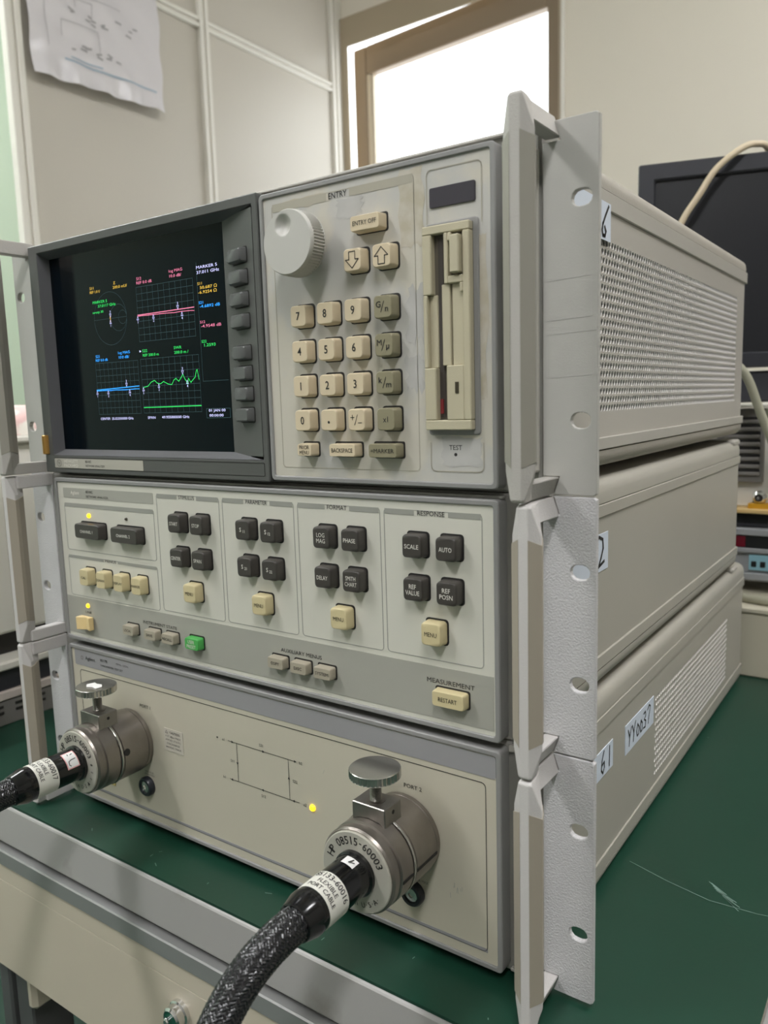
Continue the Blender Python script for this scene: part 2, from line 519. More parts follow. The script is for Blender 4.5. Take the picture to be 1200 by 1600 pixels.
# ================================================================== THE BENCH
ZT = -0.0052
bench = thing('workbench', (-0.35, 0.6, ZF), 'workbench with worn aluminium edge and beige drawer front', 'workbench')
MB().box(-1.05, 0.338, -0.030, 1.40, -0.040, ZT-0.0021).build('table_top', 'drawer_beige', bench)
e = MB().prism([(-0.036, ZT-0.0021), (-0.0390, ZT-0.0024), (-0.0405, ZT-0.0040), (-0.0480, -0.034), (-0.0485, -0.036), (-0.030, -0.036), (-0.030, ZT-0.0021)], 'x', -1.05, 0.352)
e.build('edge_trim', 'aluminium', bench, bevel=0.0008)
MB().box(0.338, 0.352, -0.030, 1.40, -0.045, ZT-0.0021).build('side_trim', 'aluminium', bench, bevel=0.001)
MB().box(-1.05, 0.352, -0.044, -0.020, -0.041, -0.036).build('groove', 'leg_grey', bench)
MB().box(-1.05, 0.352, -0.0525, -0.020, -0.0555, -0.041).build('rail_strip', 'strip_alu', bench, bevel=0.001)
dr = MB().box(-0.60, 0.335, -0.0510, -0.030, -0.0715, -0.0560).box(-0.60, 0.335, -0.0500, -0.030, -0.0720, -0.0715).box(-0.60, 0.335, -0.0508, -0.030, -0.161, -0.0720)
dr = dr.build('drawer_front', 'drawer_beige', bench, bevel=0.0003)
lk = MB().lathe([(0.0098, 0.0), (0.0098, -0.003), (0.0086, -0.004), (0.0086, -0.009), (0.0070, -0.0105), (0.0066, -0.0095)], (-0.025, -0.0508, -0.093), 'y', 28)
lk = lk.build('lock', 'chrome', dr, smooth=40)
MB().lathe([(0.0066, -0.0085), (0.0066, -0.0099)], (-0.025, -0.0508, -0.093), 'y', 24).build('lock_face', 'lock_green', dr)
MB().lathe([(0.0030, -0.0095), (0.0030, -0.0125), (0.0020, -0.0135)], (-0.0265, -0.0508, -0.0935), 'y', 16).build('key_barrel', 'chrome', dr, smooth=40)
for x, y in ((-0.297, -0.040), (0.285, -0.040), (-0.297, 1.33), (0.285, 1.33)):
    MB().box(x, x+0.018, y-0.004, y+0.040, ZF, -0.161).box(x+0.020, x+0.046, y, y+0.040, ZF, -0.161).build('leg', 'leg_grey', bench, bevel=0.002)
MB().box(-0.2505, -0.238, -0.045, 1.33, -0.198, -0.1612).build('side_rail', 'drawer_beige', bench, bevel=0.004)
MB().box(-0.24, 0.31, 0.02, 1.33, -0.40, -0.385).build('lower_shelf', 'shelf_black', bench)
# the mat
mt = thing('bench_mat', (-0.35, 0.6, ZT), 'dark green rubber mat with scratches covering the bench top', 'mat')
MB().box(-1.05, 0.338, -0.0385, 1.40, ZT-0.002, ZT).build('rubber_sheet', 'mat_green', mt)
q = MB()
XY = lambda p: (p[0], p[1], ZT+0.00025)
ribbon(q, [(0.23, 0.165), (0.26, 0.155), (0.29, 0.148), (0.32, 0.150), (0.337, 0.154)], 0.0005, XY)
for k in range(9):
    x = 0.285+0.0016*k; y = 0.170-0.0016*k + random.uniform(-0.002, 0.002)
    ribbon(q, [(x, y), (x+random.uniform(0.006, 0.016), y-random.uniform(0.006, 0.012))], 0.0006, XY)
for k in range(26):
    x, y = random.uniform(-0.2, 0.33), random.choice((random.uniform(-0.03, -0.005), random.uniform(0.03, 0.5)))
    ribbon(q, [(x, y), (x+random.uniform(-0.005, 0.005), y+random.uniform(-0.003, 0.003))], 0.0005, XY)
flat(q, 'scuff_marks', 'mat_scuff', mt)['kind'] = 'stuff'

# ================================================================== INSTRUMENT PARTS
HWF, XS = 0.2275, 0.2228         # half widths of front frame and of the covers
KEY = {}
def key_mesh(w, h, d, kind):
    k = (w, h, d, kind)
    if k in KEY: return KEY[k]
    mb = MB()
    loops = []
    for f, y in ((1.0, 0.0), (0.955, -d*0.80), (0.93, -d*0.94), (0.87, -d)):
        dw, dh = (w*(1-f))/2, (h*(1-f))/2
        s_ = min(dw, dh) if f > 0.9 else min(dw, dh)
        loops.append([(p[0], y, p[1]) for p in rrect(-w/2+s_, w/2-s_, -h/2+s_, h/2-s_, min(w, h)*0.16, 3)])
    mb.loft(loops)
    me = mb.mesh(smooth=38); me.name = 'key'
    op = MB(); g = 0.0010
    op.prism(rrect(-w/2-g*0.6, w/2+g, -h/2-g*0.6, h/2+g, min(w, h)*0.16, 3), 'y', 0.0, -0.00025)
    mo = op.mesh(); mo.name = 'key_opening'
    KEY[k] = (me, mo)
    return KEY[k]
def key(parent, x, z, w, h, m, text, tm='text_black', d=0.0075, yf=0.0012, th=None, tw=None, label=None, shape=None, bold=0.005):
    me, mo = key_mesh(w, h, d, m)
    o = place('key', me, m, parent, (x, yf, z))
    if label: o['label'] = label
    place('key_opening', mo, 'hole_dark', o, (x, yf, z))
    y = yf-d-0.00018
    if text:
        legend(text, x, z, y, th or 0.0030, tm, o, w=tw, bold=bold)
    if shape:
        q = MB()
        for pts in shape: ribbon(q, [(x+a, z+b) for a, b in pts], 0.0005, XZ(y))
        flat(q, 'lettering', tm, o)
    return o
def led(parent, x, z, on, r=0.0019, yf=0.0012):
    MB().lathe([(r, 0.0), (r, -0.0006), (r*0.8, -0.0014), (r*0.35, -0.0018)], (x, yf, z), 'y', 14).build('indicator_lamp', 'led_yellow' if on else 'led_off', parent, smooth=50)
def group_box(parent, x0, x1, z0, z1, title=None, m='border_grey', bar=0.0033, yf=0.0012, tsize=0.0030, tgap=None, top_only=False, tx=None, lw=0.0005):
    q = MB()
    q.ring(rrect(x0, x1, z0, z1, 0.0025), rrect(x0+lw, x1-lw, z0+lw, z1-lw, 0.002), yf-0.00015, yf)
    o = None
    if bar:
        y = yf-0.0002
        if title:
            c = tx if tx is not None else (x0+x1)/2
            segs = ((x0+0.0008, c-tgap/2), (c+tgap/2, x1-0.0008))
        else:
            segs = ((x0+0.0008, x1-0.0008),)
        for a, b in segs: q.quad((a, y, z1-bar), (b, y, z1-bar), (b, y, z1), (a, y, z1))
    o = flat(q, 'group_border', m, parent)
    if title:
        legend(title, c, z1-bar/2, yf-0.0003, tsize, 'text_black', o, w=tgap*0.80, bold=0.006)
    return o
def bezel(parent, x0, x1, z0, z1, wdt, m, yb=0.011, name='panel_bezel', r=0.003):
    return MB().ring(rrect(x0, x1, z0, z1, r), rrect(x0+wdt, x1-wdt, z0+wdt, z1-wdt, r*0.5), 0.0, yb).build(name, m, parent, bevel=0.0006, smooth=40)
def face(parent, x0, x1, z0, z1, m, y=0.0012, name='panel_face'):
    return MB().box(x0, x1, y, 0.010, z0, z1).build(name, m, parent)

def curve_plate(name, outlines, t, m, parent, y_front, bev=0.0004):
    cu = bpy.data.curves.new('c', 'CURVE')
    cu.dimensions = '2D'; cu.fill_mode = 'BOTH'; cu.extrude = t/2-bev; cu.bevel_depth = bev; cu.bevel_resolution = 0; cu.offset = -bev
    for pts in outlines:
        sp = cu.splines.new('POLY'); sp.points.add(len(pts)-1); sp.use_cyclic_u = True
        for i, p in enumerate(pts): sp.points[i].co = (p[0], p[1], 0, 1)
    o = bpy.data.objects.new('c', cu)
    src = o.to_mesh()
    me = bpy.data.meshes.new(name)
    me.from_pydata([(v.co.x, y_front+t/2-v.co.z, v.co.y) for v in src.vertices], [], [tuple(p.vertices) for p in src.polygons])
    o.to_mesh_clear(); bpy.data.objects.remove(o); bpy.data.curves.remove(cu)
    bm = bmesh.new(); bm.from_mesh(me)
    bmesh.ops.remove_doubles(bm, verts=bm.verts, dist=1e-6)
    bmesh.ops.recalc_face_normals(bm, faces=bm.faces)
    bm.to_mesh(me); bm.free()
    c = recentre(me)
    return place(name, me, m, parent, c)
def slot(x, z, w, h, n=6):
    r = h/2; pts = []
    for i in range(n+1):
        a = -PI/2 + PI*i/n; pts.append((x+w/2-r+r*math.cos(a), z+r*math.sin(a)))
    for i in range(n+1):
        a = PI/2 + PI*i/n; pts.append((x-w/2+r+r*math.cos(a), z+r*math.sin(a)))
    return pts
def ear(parent, z0, z1, holes, m, side):
    g = 0.0003
    o = [(0.2284, z1-0.0100), (0.2378, z1-0.0100), (0.2345, z1-g), (0.2565, z1-g), (0.258, z1-0.0015), (0.258, z0+0.0015), (0.2565, z0+g), (0.2345, z0+g), (0.2378, z0+0.0100), (0.2284, z0+0.0100)]
    hs = [slot(0.2493, h, 0.0108, 0.0082) for h in holes]
    outs = [o]+hs
    if side < 0: outs = [[(-p[0], p[1]) for p in reversed(q)] for q in outs]
    curve_plate('rack_ear', outs, 0.0038, m, parent, 0.011)
def handle(parent, z0, z1, m, tm, side, xc=0.2345, yf=-0.0305):
    w, wf, dp = 0.0080, 0.0026, 0.0046
    def sec(z, ww, wff, y):
        k = (ww-wff)/(w-wf)
        pts = [(-wff, y), (wff, y), (ww, y+dp*k), (ww*0.86, y+0.0078), (ww*0.40, y+0.0150), (-ww*0.40, y+0.0150), (-ww*0.86, y+0.0078), (-ww, y+dp*k)]
        return [(side*(xc+a), b, z) for a, b in pts]
    g = 0.0004
    h = MB().loft([sec(z0+g, 0.0033, 0.0022, yf+0.0012), sec(z0+0.0018, 0.0040, wf, yf), sec(z0+0.016, w, wf, yf), sec(z1-0.016, w, wf, yf), sec(z1-0.0018, 0.0040, wf, yf), sec(z1-g, 0.0033, 0.0022, yf+0.0012)])
    ho = h.build('handle', m, parent, bevel=0.0004)
    for top in (0, 1):
        if top: pr = [(0.2287, z1-0.0113), (0.2374, z1-0.0113), (0.2340, z1-0.0004), (0.2287, z1-0.0004)]
        else:   pr = [(0.2287, z0+0.0097), (0.2374, z0+0.0097), (0.2340, z0+0.0004), (0.2287, z0+0.0004)]
        MB().prism([(side*a, b) for a, b in pr], 'y', yf+0.009, 0.0135).build('handle_arm', m, ho, bevel=0.0006)
    for s_ in (-1, 1):
        a = [(wf+0.0001, yf-0.0001), (w+0.0003, yf+dp-0.0002), (w*0.86+0.0005, yf+0.0080), (w*0.48+0.0005, yf+0.0140), (w*0.48-0.0003, yf+0.0134), (w*0.86-0.0004, yf+0.0076), (w-0.0006, yf+dp+0.0004), (wf+0.0001, yf+0.0008)]
        NB = 5
        def L(z, k): return [(side*(xc+s_*p[0]), p[1], z+k*min(1, (p[0]-wf)/(w-wf))**2) for p in a]
        MB().loft([L(z0+0.0175, 0.003), L(z1-0.0175, -0.003)]).build('grip_trim', tm, ho)
def perforated(name, x, y0, y1, z0, z1, hy0, hy1, hz0, hz1, pitch_y, rows, r, m, parent, t=0.0008):
    """sheet in the plane x = const with staggered rows of round holes"""
    mb = MB(); wall = []
    ph = (hz1-hz0)/rows
    n = int(round((hy1-hy0)/pitch_y)); py = (hy1-hy0)/n
    X0, X1 = x, x-t
    def q(a, b, c, d, xx=X0): mb.quad((xx, a, c), (xx, b, c), (xx, b, d), (xx, a, d))
    q(y0, hy0, z0, z1); q(hy1, y1, z0, z1); q(hy0, hy1, z0, hz0); q(hy0, hy1, hz1, z1)
    K = 8
    for j in range(rows):
        off = 0.5*py if j % 2 else 0.0
        cnt = n if not off else n-1
        za, zb = hz0+j*ph, hz0+(j+1)*ph
        if off: q(hy0, hy0+off, za, zb); q(hy1-off, hy1, za, zb)
        for i in range(cnt):
            ya = hy0+off+i*py; yb = ya+py
            cy, cz = (ya+yb)/2, (za+zb)/2
            sqr = [(yb, cz), (yb, zb), (cy, zb), (ya, zb), (ya, cz), (ya, za), (cy, za), (yb, za)]
            b = len(mb.v)
            mb.v += [(X0, a, c) for a, c in sqr]
            cir = [(cy+r*math.cos(2*PI*k/K), cz+r*math.sin(2*PI*k/K)) for k in range(K)]
            mb.v += [(X0, a, c) for a, c in cir] + [(X1, a, c) for a, c in cir]
            for k in range(K):
                l = (k+1) % K
                mb.f.append((b+k, b+l, b+K+l, b+K+k))
                wall.append(len(mb.f))
                mb.f.append((b+K+k, b+K+l, b+2*K+l, b+2*K+k))
    me = bpy.data.meshes.new(name)
    me.from_pydata(mb.v, [], mb.f)
    me.materials.append(MATS[m]); me.materials.append(MATS['hole_wall'])
    for i in wall: me.polygons[i].material_index = 1
    c = recentre(me)
    return place(name, me, m, parent, c)
def covers(u, zt, zb, lv, yb, mc, mp, ms, proud):
    """lv: (top cover bottom, rail bottom, panel bottom, lower rail bottom)"""
    y0 = 0.036
    R = 0.009
    a, b, c, d = lv
    def tc(sgn):
        pts = [(0, zt)]
        for k in range(5):
            t = PI/2*k/4
            pts.append((XS-R+R*math.sin(t), zt-R+R*math.cos(t)))
        pts += [(XS, a+0.0006), (XS-0.012, a+0.0006), (XS-0.012, zt-0.012), (0, zt-0.012)]
        return pts
    half = tc(1)
    full = [(-p[0], p[1]) for p in reversed(half[1:-1])]
    pts = half[:-1] + [(0, zt-0.012)] + full
    # close the loop: right half then left half
    right = half[1:-1]; left = [(-p[0], p[1]) for p in right]
    loop = right + list(reversed(left))
    MB().prism(loop, 'y', y0, yb).build('top_cover', mc, u, smooth=30)
    # underside cover
    rb = [(XS-0.012, d-0.0006), (XS, d-0.0006)]
    h2 = d-zb; rr = min(R, h2*0.8)
    for k in range(5):
        t = PI/2*k/4
        rb.append((XS-rr+rr*math.cos(t), zb+rr-rr*math.sin(t)))
    rb.append((XS-0.03, zb))
    loop = rb + [(-p[0], p[1]) for p in reversed(rb)]
    MB().prism(loop, 'y', y0, yb).build('bottom_cover', mc, u, smooth=30)
    for s_ in (-1, 1):
        for (p, q) in ((b, a), (d, c)):
            MB().box(s_*(XS-0.012), s_*(XS+proud), y0, yb+0.004, p, q).build('side_rail', ms, u, bevel=0.0006)
    MB().box(-XS+0.012, XS-0.012, y0, yb-0.004, zb+0.002, zt-0.002).build('chassis', 'chassis_dark', u)

# ================================================================== TOP UNIT : display and entry panel
Z0, Z1 = 0.2875, 0.4758
U1 = thing('network_analyzer_display', (0, 0.28, Z0), 'topmost grey instrument with CRT display, keypad and disk drive', 'analyzer')
MB().box(-HWF, HWF, 0.011, 0.036, Z0+0.0003, Z1).build('front_frame', 'frame_grey', U1, bevel=0.0015)
MB().box(-0.226, 0.226, 0.0085, 0.0112, Z1-0.0026, Z1-0.0008).build('frame_lip', 'frame_light', U1, bevel=0.0005)
MB().box(0.2085, 0.2272, 0.0075, 0.0112, Z0+0.012, Z1-0.012).build('frame_edge', 'frame_light', U1, bevel=0.0012)
for s_ in (-1, 1):
    ear(U1, Z0, Z1, (0.4367, 0.3268), 'ear_smooth', s_)
    handle(U1, Z0, Z1+0.003, 'handle_top', 'trim_olive', s_, xc=0.2326)
covers(U1, 0.4785, 0.2925, (0.4650, 0.4535, 0.3125, 0.3045), 0.558, 'cover_vinyl', None, 'cover_rail', 0.0010)
perforated('side_panel', XS-0.0006, 0.036, 0.556, 0.3125, 0.4535, 0.052, 0.5225, 0.3285, 0.4365, 0.0052, 20, 0.0022, 'perforated', U1)
MB().box(-XS+0.002, -XS+0.0006, 0.036, 0.556, 0.3125, 0.4535).build('side_panel', 'perforated', U1)
# paper label with a handwritten mark on the side
lb = MB().box(XS+0.0011, XS+0.0014, 0.060, 0.126, 0.4345, 0.4575).build('side_label', 'label_blue', U1)
q = MB()
ribbon(q, [(0.1215, 0.4555), (0.1165, 0.4500), (0.1115, 0.4440), (0.1100, 0.4400), (0.1115, 0.4370), (0.1150, 0.4370), (0.1168, 0.4400), (0.1145, 0.4425)], 0.0021, YZ(XS+0.0016))
flat(q, 'handwriting', 'text_black', lb)
q = MB()
for x0, x1, z0, z1 in ((0.2305, 0.2545, 0.378, 0.399), (0.2310, 0.2560, 0.349, 0.372)):
    ribbon(q, [(x0, z0), (x1, z0+0.001), (x1, z1), (x0, z1-0.001), (x0, z0)], 0.0003, XZ(0.01085))
flat(q, 'tape_residue', 'tape_film', U1)['kind'] = 'stuff'
# --- entry panel
EX0, EX1, EZ0, EZ1 = 0.0420, 0.2074, 0.2903, 0.4697
bezel(U1, EX0, EX1, EZ0, EZ1, 0.0032, 'bezel_grey')
PE = face(U1, EX0+0.002, EX1-0.002, EZ0+0.002, EZ1-0.002, 'panel_entry', name='entry_panel')
# residue where labels were peeled off
def blob(x0, x1, z0, z1, m, jag=0.0015, n=7, y=0.00105, name='glue_residue'):
    q = MB(); L = []
    for (a, b, c, d) in ((x0, z0, x1, z0), (x1, z0, x1, z1), (x1, z1, x0, z1), (x0, z1, x0, z0)):
        for k in range(n): L.append((a+(c-a)*k/n + (random.uniform(-jag, jag) if a == c and k else 0), y, b+(d-b)*k/n + (random.uniform(-jag, jag) if b == d and k else 0)))
    q.quad(*L); return flat(q, name, m, PE)
blob(0.148, 0.163, 0.424, 0.4655, 'glue_residue')
blob(0.152, 0.1635, 0.372, 0.402, 'tape_film', 0.003)
blob(0.150, 0.161, 0.345, 0.366, 'tape_film', 0.003)
blob(0.103, 0.122, 0.447, 0.457, 'tape_film', 0.002)
blob(0.196, 0.2015, 0.340, 0.425, 'glue_residue', 0.0014)
blob(0.172, 0.198, 0.303, 0.319, 'tape_film', 0.0016)
blob(0.060, 0.098, 0.4575, 0.4625, 'glue_residue', 0.001)
group_box(PE, 0.0520, 0.1575, 0.2990, 0.4625, 'ENTRY', 'border_tan', bar=0.0048, tsize=0.0036, tgap=0.017, tx=0.1045)
lw = 0.0006
for x0, x1, z0, z1, openb in ((0.1655, 0.1990, 0.431, 0.4620, True), (0.1650, 0.1985, 0.2995, 0.3155, False)):
    rr = rrect(x0, x1, z0, z1, 0.003)
    rest = [p for p in rr]
    if openb: pts = [(x1, z0)] + rr[4:12] + [(x0, z0)]
    else: pts = [(x0, z1)] + rr[12:] + rr[:4] + [(x1, z1)]
    flat(ribbon(MB(), pts, lw, XZ(0.00095)), 'group_border', 'border_tan', PE)
MB().prism(rrect(0.1675, 0.1955, 0.4420, 0.4524, 0.001), 'y', 0.0003, 0.002).build('dark_window', 'window_dark', PE, bevel=0.0002)
legend('TEST', 0.181, 0.3129, 0.0010, 0.0028, 'text_black', PE, sx=1.0, bold=0.008)
MB().lathe([(0.0010, 0), (0.0010, -0.0002)], (0.181, 0.0012, 0.309), 'y', 12).build('test_hole', 'hole_dark', PE)
# keys
T = 'key_tan'; O = 'key_olive'
key(U1, 0.1285, 0.4400, 0.0208, 0.0090, T, 'ENTRY OFF', tw=0.0165, th=0.0026)
arrow = [(0, -0.0046), (0.0046, 0.0002), (0.0022, 0.0002), (0.0022, 0.0046), (-0.0022, 0.0046), (-0.0022, 0.0002), (-0.0046, 0.0002), (0, -0.0046)]
key(U1, 0.1190, 0.4205, 0.0134, 0.0134, T, None, shape=[arrow])
key(U1, 0.1395, 0.4205, 0.0134, 0.0134, T, None, shape=[[(a, -b) for a, b in arrow]])
cols = (0.0768, 0.0977, 0.1186, 0.1397); rows = (0.3925, 0.3713, 0.3502, 0.3292)
cap = (('7', '8', '9', 'Gn'), ('4', '5', '6', 'M\u03bc'), ('1', '2', '3', 'km'), ('0', '.', '+-', 'x1'))
for j in range(4):
    for i in range(4):
        c = cap[j][i]; x, z = cols[i]-0.0004, rows[j]
        o = key(U1, x, z, 0.0132, 0.0134, T if i < 3 else O, c if (len(c) == 1 and c != '.') or c == 'x1' else None, th=0.0050 if c != 'x1' else 0.0034, bold=0.010)
        y = 0.0012-0.0075-0.00018
        if c == '.':
            MB().lathe([(0.0008, 0), (0.0008, -0.0001)], (x, y+0.0001, z-0.0012), 'y', 10).build('lettering', 'text_black', o)
        elif len(c) == 2 and c != 'x1':
            q = MB()
            ribbon(q, [(x-0.0012, z-0.0030), (x+0.0010, z+0.0030)], 0.0004, XZ(y))
            if c == '+-':
                ribbon(q, [(x-0.0042, z+0.0014), (x-0.0014, z+0.0014)], 0.0004, XZ(y)); ribbon(q, [(x-0.0028, z), (x-0.0028, z+0.0028)], 0.0004, XZ(y))
                ribbon(q, [(x+0.0014, z-0.0018), (x+0.0040, z-0.0018)], 0.0004, XZ(y))
            else:
                text_mb(q, c[0], x-0.0028, z+0.0014, y, 0.0035, bold=0.012, sx=1.1); text_mb(q, c[1], x+0.0029, z-0.0016, y, 0.0035, bold=0.012, sx=1.1)
            flat(q, 'lettering', 'text_black', o)
key(U1, 0.0768, 0.3110, 0.0120, 0.0080, T, 'PRIOR\nMENU', th=0.0056, tw=0.0078)
key(U1, 0.1065, 0.3110, 0.0202, 0.0080, T, 'BACKSPACE', tw=0.0160, th=0.0026)
key(U1, 0.1362, 0.3110, 0.0205, 0.0084, O, '=MARKER', tw=0.0165, th=0.0026)
# rotary knob
KX, KZ = 0.0836, 0.4330
kb = MB()
NT = 64
loops = []
for r, y in ((0.0105, 0.0012), (0.0105, -0.0080), (0.0180, -0.0084), (0.0188, -0.0090), (0.0188, -0.0098)):
    loops.append([(KX+r*math.cos(2*PI*i/(2*NT)), y, KZ+r*math.sin(2*PI*i/(2*NT))) for i in range(2*NT)])
for y in (-0.0102, -0.0188):
    loops.append([(KX+(0.0190 if i % 2 else 0.0180)*math.cos(2*PI*i/(2*NT)), y, KZ+(0.0190 if i % 2 else 0.0180)*math.sin(2*PI*i/(2*NT))) for i in range(2*NT)])
for r, y in ((0.0186, -0.0192), (0.0186, -0.0208), (0.0180, -0.0219)):
    loops.append([(KX+r*math.cos(2*PI*i/(2*NT)), y, KZ+r*math.sin(2*PI*i/(2*NT))) for i in range(2*NT)])
DX, DZ, DR = 0.0812, 0.4428, 0.0062
def dish(x, z):
    d = math.hypot(x-DX, z-DZ)/DR
    return 0.0 if d >= 1 else 0.0034*(1-d*d)
for k in range(1, 25):
    r = 0.0180*(1-k/25)
    loops.append([(KX+r*math.cos(2*PI*i/(2*NT)), -0.0219+dish(KX+r*math.cos(2*PI*i/(2*NT)), KZ+r*math.sin(2*PI*i/(2*NT))), KZ+r*math.sin(2*PI*i/(2*NT))) for i in range(2*NT)])
kb.loft(loops)
kn = kb.build('control_knob', 'knob_grey', U1, smooth=32)
kn['label'] = 'grey ribbed control knob with finger dimple'
# floppy disk drive
FX0, FZ1 = 0.1652, 0.4318
drv = MB().prism(rrect(FX0-0.0008, 0.1972, 0.3200, 0.4340, 0.002), 'y', 0.0, 0.002).build('disk_drive', 'bezel_grey', U1, bevel=0.0006)
MB().box(FX0, FX0+0.029, -0.0004, 0.001, FZ1-0.109, FZ1).build('drive_backing', 'floppy_dark', drv)
def fb(mb, u0, u1, w0, w1, d): return mb.box(FX0+u0/1000, FX0+u1/1000, -d, 0.0, FZ1-w1/1000, FZ1-w0/1000)
q = MB(); d = 0.0046
for a in ((0, 5.6, 4.6, 36), (0, 2.6, 36, 75), (0, 7.4, 75, 103.5), (0, 29, 0, 4.6), (0, 29, 103.5, 109), (13.4, 15.8, 4.6, 31), (24.8, 29, 4.6, 103.5), (15.8, 24.8, 27, 31), (14.0, 24.8, 74, 103.5), (15.8, 18, 4.6, 9), (22.8, 24.8, 31, 36)):
    fb(q, *a, d)
q.build('drive_front', 'floppy_beige', drv, bevel=0.0005)
q = MB(); fb(q, 11.0, 16.2, 31, 74, 0.0030); fb(q, 17.0, 24.8, 31, 74, 0.0022); fb(q, 2.6, 7.6, 36, 75, 0.0016); q.build('drive_door', 'floppy_beige', drv, bevel=0.0004)
q = MB(); fb(q, 8.0, 11.0, 6, 102, 0.0009); q.build('disk_slot', 'floppy_slot', drv)
q = MB(); fb(q, 8.3, 10.0, 92, 100, 0.0018); q.build('disk_edge', 'disk_red', drv)
q = MB(); fb(q, 18.4, 24.0, 6.5, 26, 0.0072); q.build('eject_button', 'floppy_beige', drv, bevel=0.0006)
q = MB(); fb(q, 19.5, 21.6, 83, 89, 0.0050); q.build('drive_lamp', 'led_off', drv)
# --- display half
DX0, DX1, DZ0, DZ1 = -0.2160, 0.0405, 0.2890, 0.4722
ox0, ox1, oz0, oz1 = -0.2035, 0.0355, 0.3035, 0.4655       # opening at the front
sx0, sx1, sz0, sz1, sy = -0.2022, -0.0012, 0.3077, 0.4620, 0.0100   # screen
MB().ring([(DX0, DZ0), (DX1, DZ0), (DX1, DZ1), (DX0, DZ1)], [(ox0, oz0), (ox1, oz0), (ox1, oz1), (ox0, oz1)], 0.0, 0.011).build('display_bezel', 'display_grey', U1, bevel=0.0007)
b = MB()
b.quad((ox0, 0, oz0), (ox0, 0, oz1), (sx0, sy, sz1), (sx0, sy, sz0))
b.quad((ox0, 0, oz1), (ox1, 0, oz1), (sx1, sy, sz1), (sx0, sy, sz1))
b.quad((ox0, 0, oz0), (ox1, 0, oz0), (sx1, sy, sz0), (sx0, sy, sz0))
b.build('screen_surround', 'display_wall', U1, weld=True)
q = MB(); q.prism([(ox1, 0.0), (sx1, sy), (ox1, sy)], 'z', sz0-0.002, sz1+0.002)
ks = q.build('soft_key_panel', 'display_grey', U1)
scr = MB().box(sx0-0.002, sx1+0.002, sy, sy+0.0010, sz0-0.002, sz1+0.002).build('screen', 'crt_glass', U1)
# soft keys on the sloping panel
sl = Vector((ox1-sx1, -sy, 0)); sl.normalize()
nrm = Vector((-sy, -(ox1-sx1), 0)).normalized()
def sk_pt(u, d, z):     # u along the slope from the screen, d out of it
    p = Vector((sx1, sy, 0)) + sl*u + nrm*d
    return (p.x, p.y, z)
for z in (0.4364, 0.4225, 0.4085, 0.3945, 0.3741, 0.3608, 0.3472, 0.3333):
    q = MB()
    def kl(u0, u1, h, d): return [sk_pt(a, d, z+c) for a, c in rrect(u0, u1, -h, h, 0.0012, 2)]
    q.loft([kl(0.0125, 0.0300, 0.0046, 0.0), kl(0.0130, 0.0295, 0.0043, 0.0042), kl(0.0140, 0.0285, 0.0036, 0.0052)])
    ko = q.build('soft_key', 'soft_key', U1, smooth=40)
    q = MB(); q.loft([kl(0.0060, 0.0135, 0.0019, 0.0), kl(0.0062, 0.0135, 0.0017, 0.0022)])
    q.build('key_lug', 'soft_key', ko)
    q = MB(); q.loft([kl(0.0115, 0.0308, 0.0053, 0.0), kl(0.0115, 0.0308, 0.0053, 0.0002)])
    q.build('key_opening', 'hole_dark', ko)
# CRT picture: thin phosphor lines just on the glass
yc = sy-0.00012
def crt(mb, name, m):
    o = flat(mb, name, m, scr)
    if name != 'trace': o['kind'] = 'stuff'
    return o
def ct(mb, s, x, z, h=0.0021, sx=0.82, al='L'): return text_mb(mb, s, x, z, yc-0.00004, h, sx=sx*(1.7 if sx > 0.6 else 2.5), bold=0.004, align=al)
def grid(mb, x0, x1, z0, z1, nx=10, nz=8, w=0.00022):
    for i in range(nx+1): ribbon(mb, [(x0+(x1-x0)*i/nx, z0), (x0+(x1-x0)*i/nx, z1)], w, XZ(yc))
    for i in range(nz+1): ribbon(mb, [(x0, z0+(z1-z0)*i/nz), (x1, z0+(z1-z0)*i/nz)], w, XZ(yc+0.00003))
q = MB()
grid(q, -0.0950, -0.0332, 0.3893, 0.4290); grid(q, -0.1512, -0.0990, 0.3360, 0.3760); grid(q, -0.0955, -0.0317, 0.3362, 0.3764)
for R_, cx, cz in ((0.0200, -0.1280, 0.4092), (0.0100, -0.1180, 0.4092), (0.0050, -0.1130, 0.4092)):
    ribbon(q, [(cx+R_*math.cos(2*PI*i/40), cz+R_*math.sin(2*PI*i/40)) for i in range(41)], 0.0002, XZ(yc))
ribbon(q, [(-0.148, 0.4092), (-0.108, 0.4092)], 0.0002, XZ(yc))
ribbon(q, [(-0.0287, 0.439), (-0.0285, 0.3575), (-0.003, 0.3575)], 0.00025, XZ(yc))
q.ring(rrect(-0.0270, -0.0030, 0.3315, 0.3383, 0.0003, 1), rrect(-0.0267, -0.0033, 0.3318, 0.3380, 0.0002, 1), yc, yc+0.00005)
crt(q, 'graticule', 'crt_grid')
def marker(mb, x, z, up, n):
    s_ = 1 if up else -1
    ribbon(mb, [(x, z), (x-0.0010, z+s_*0.0026), (x+0.0010, z+s_*0.0026), (x, z)], 0.0003, XZ(yc-0.0001))
    text_mb(mb, n, x, z+s_*0.0042, yc-0.0001, 0.0019, bold=0.006)
q = MB()
for tr2 in ([(-0.0952, 0.4088), (-0.0332, 0.4092)],): crt(ribbon(MB(), tr2, 0.0006, XZ(yc-0.00006)), 'trace', 'crt_pink')
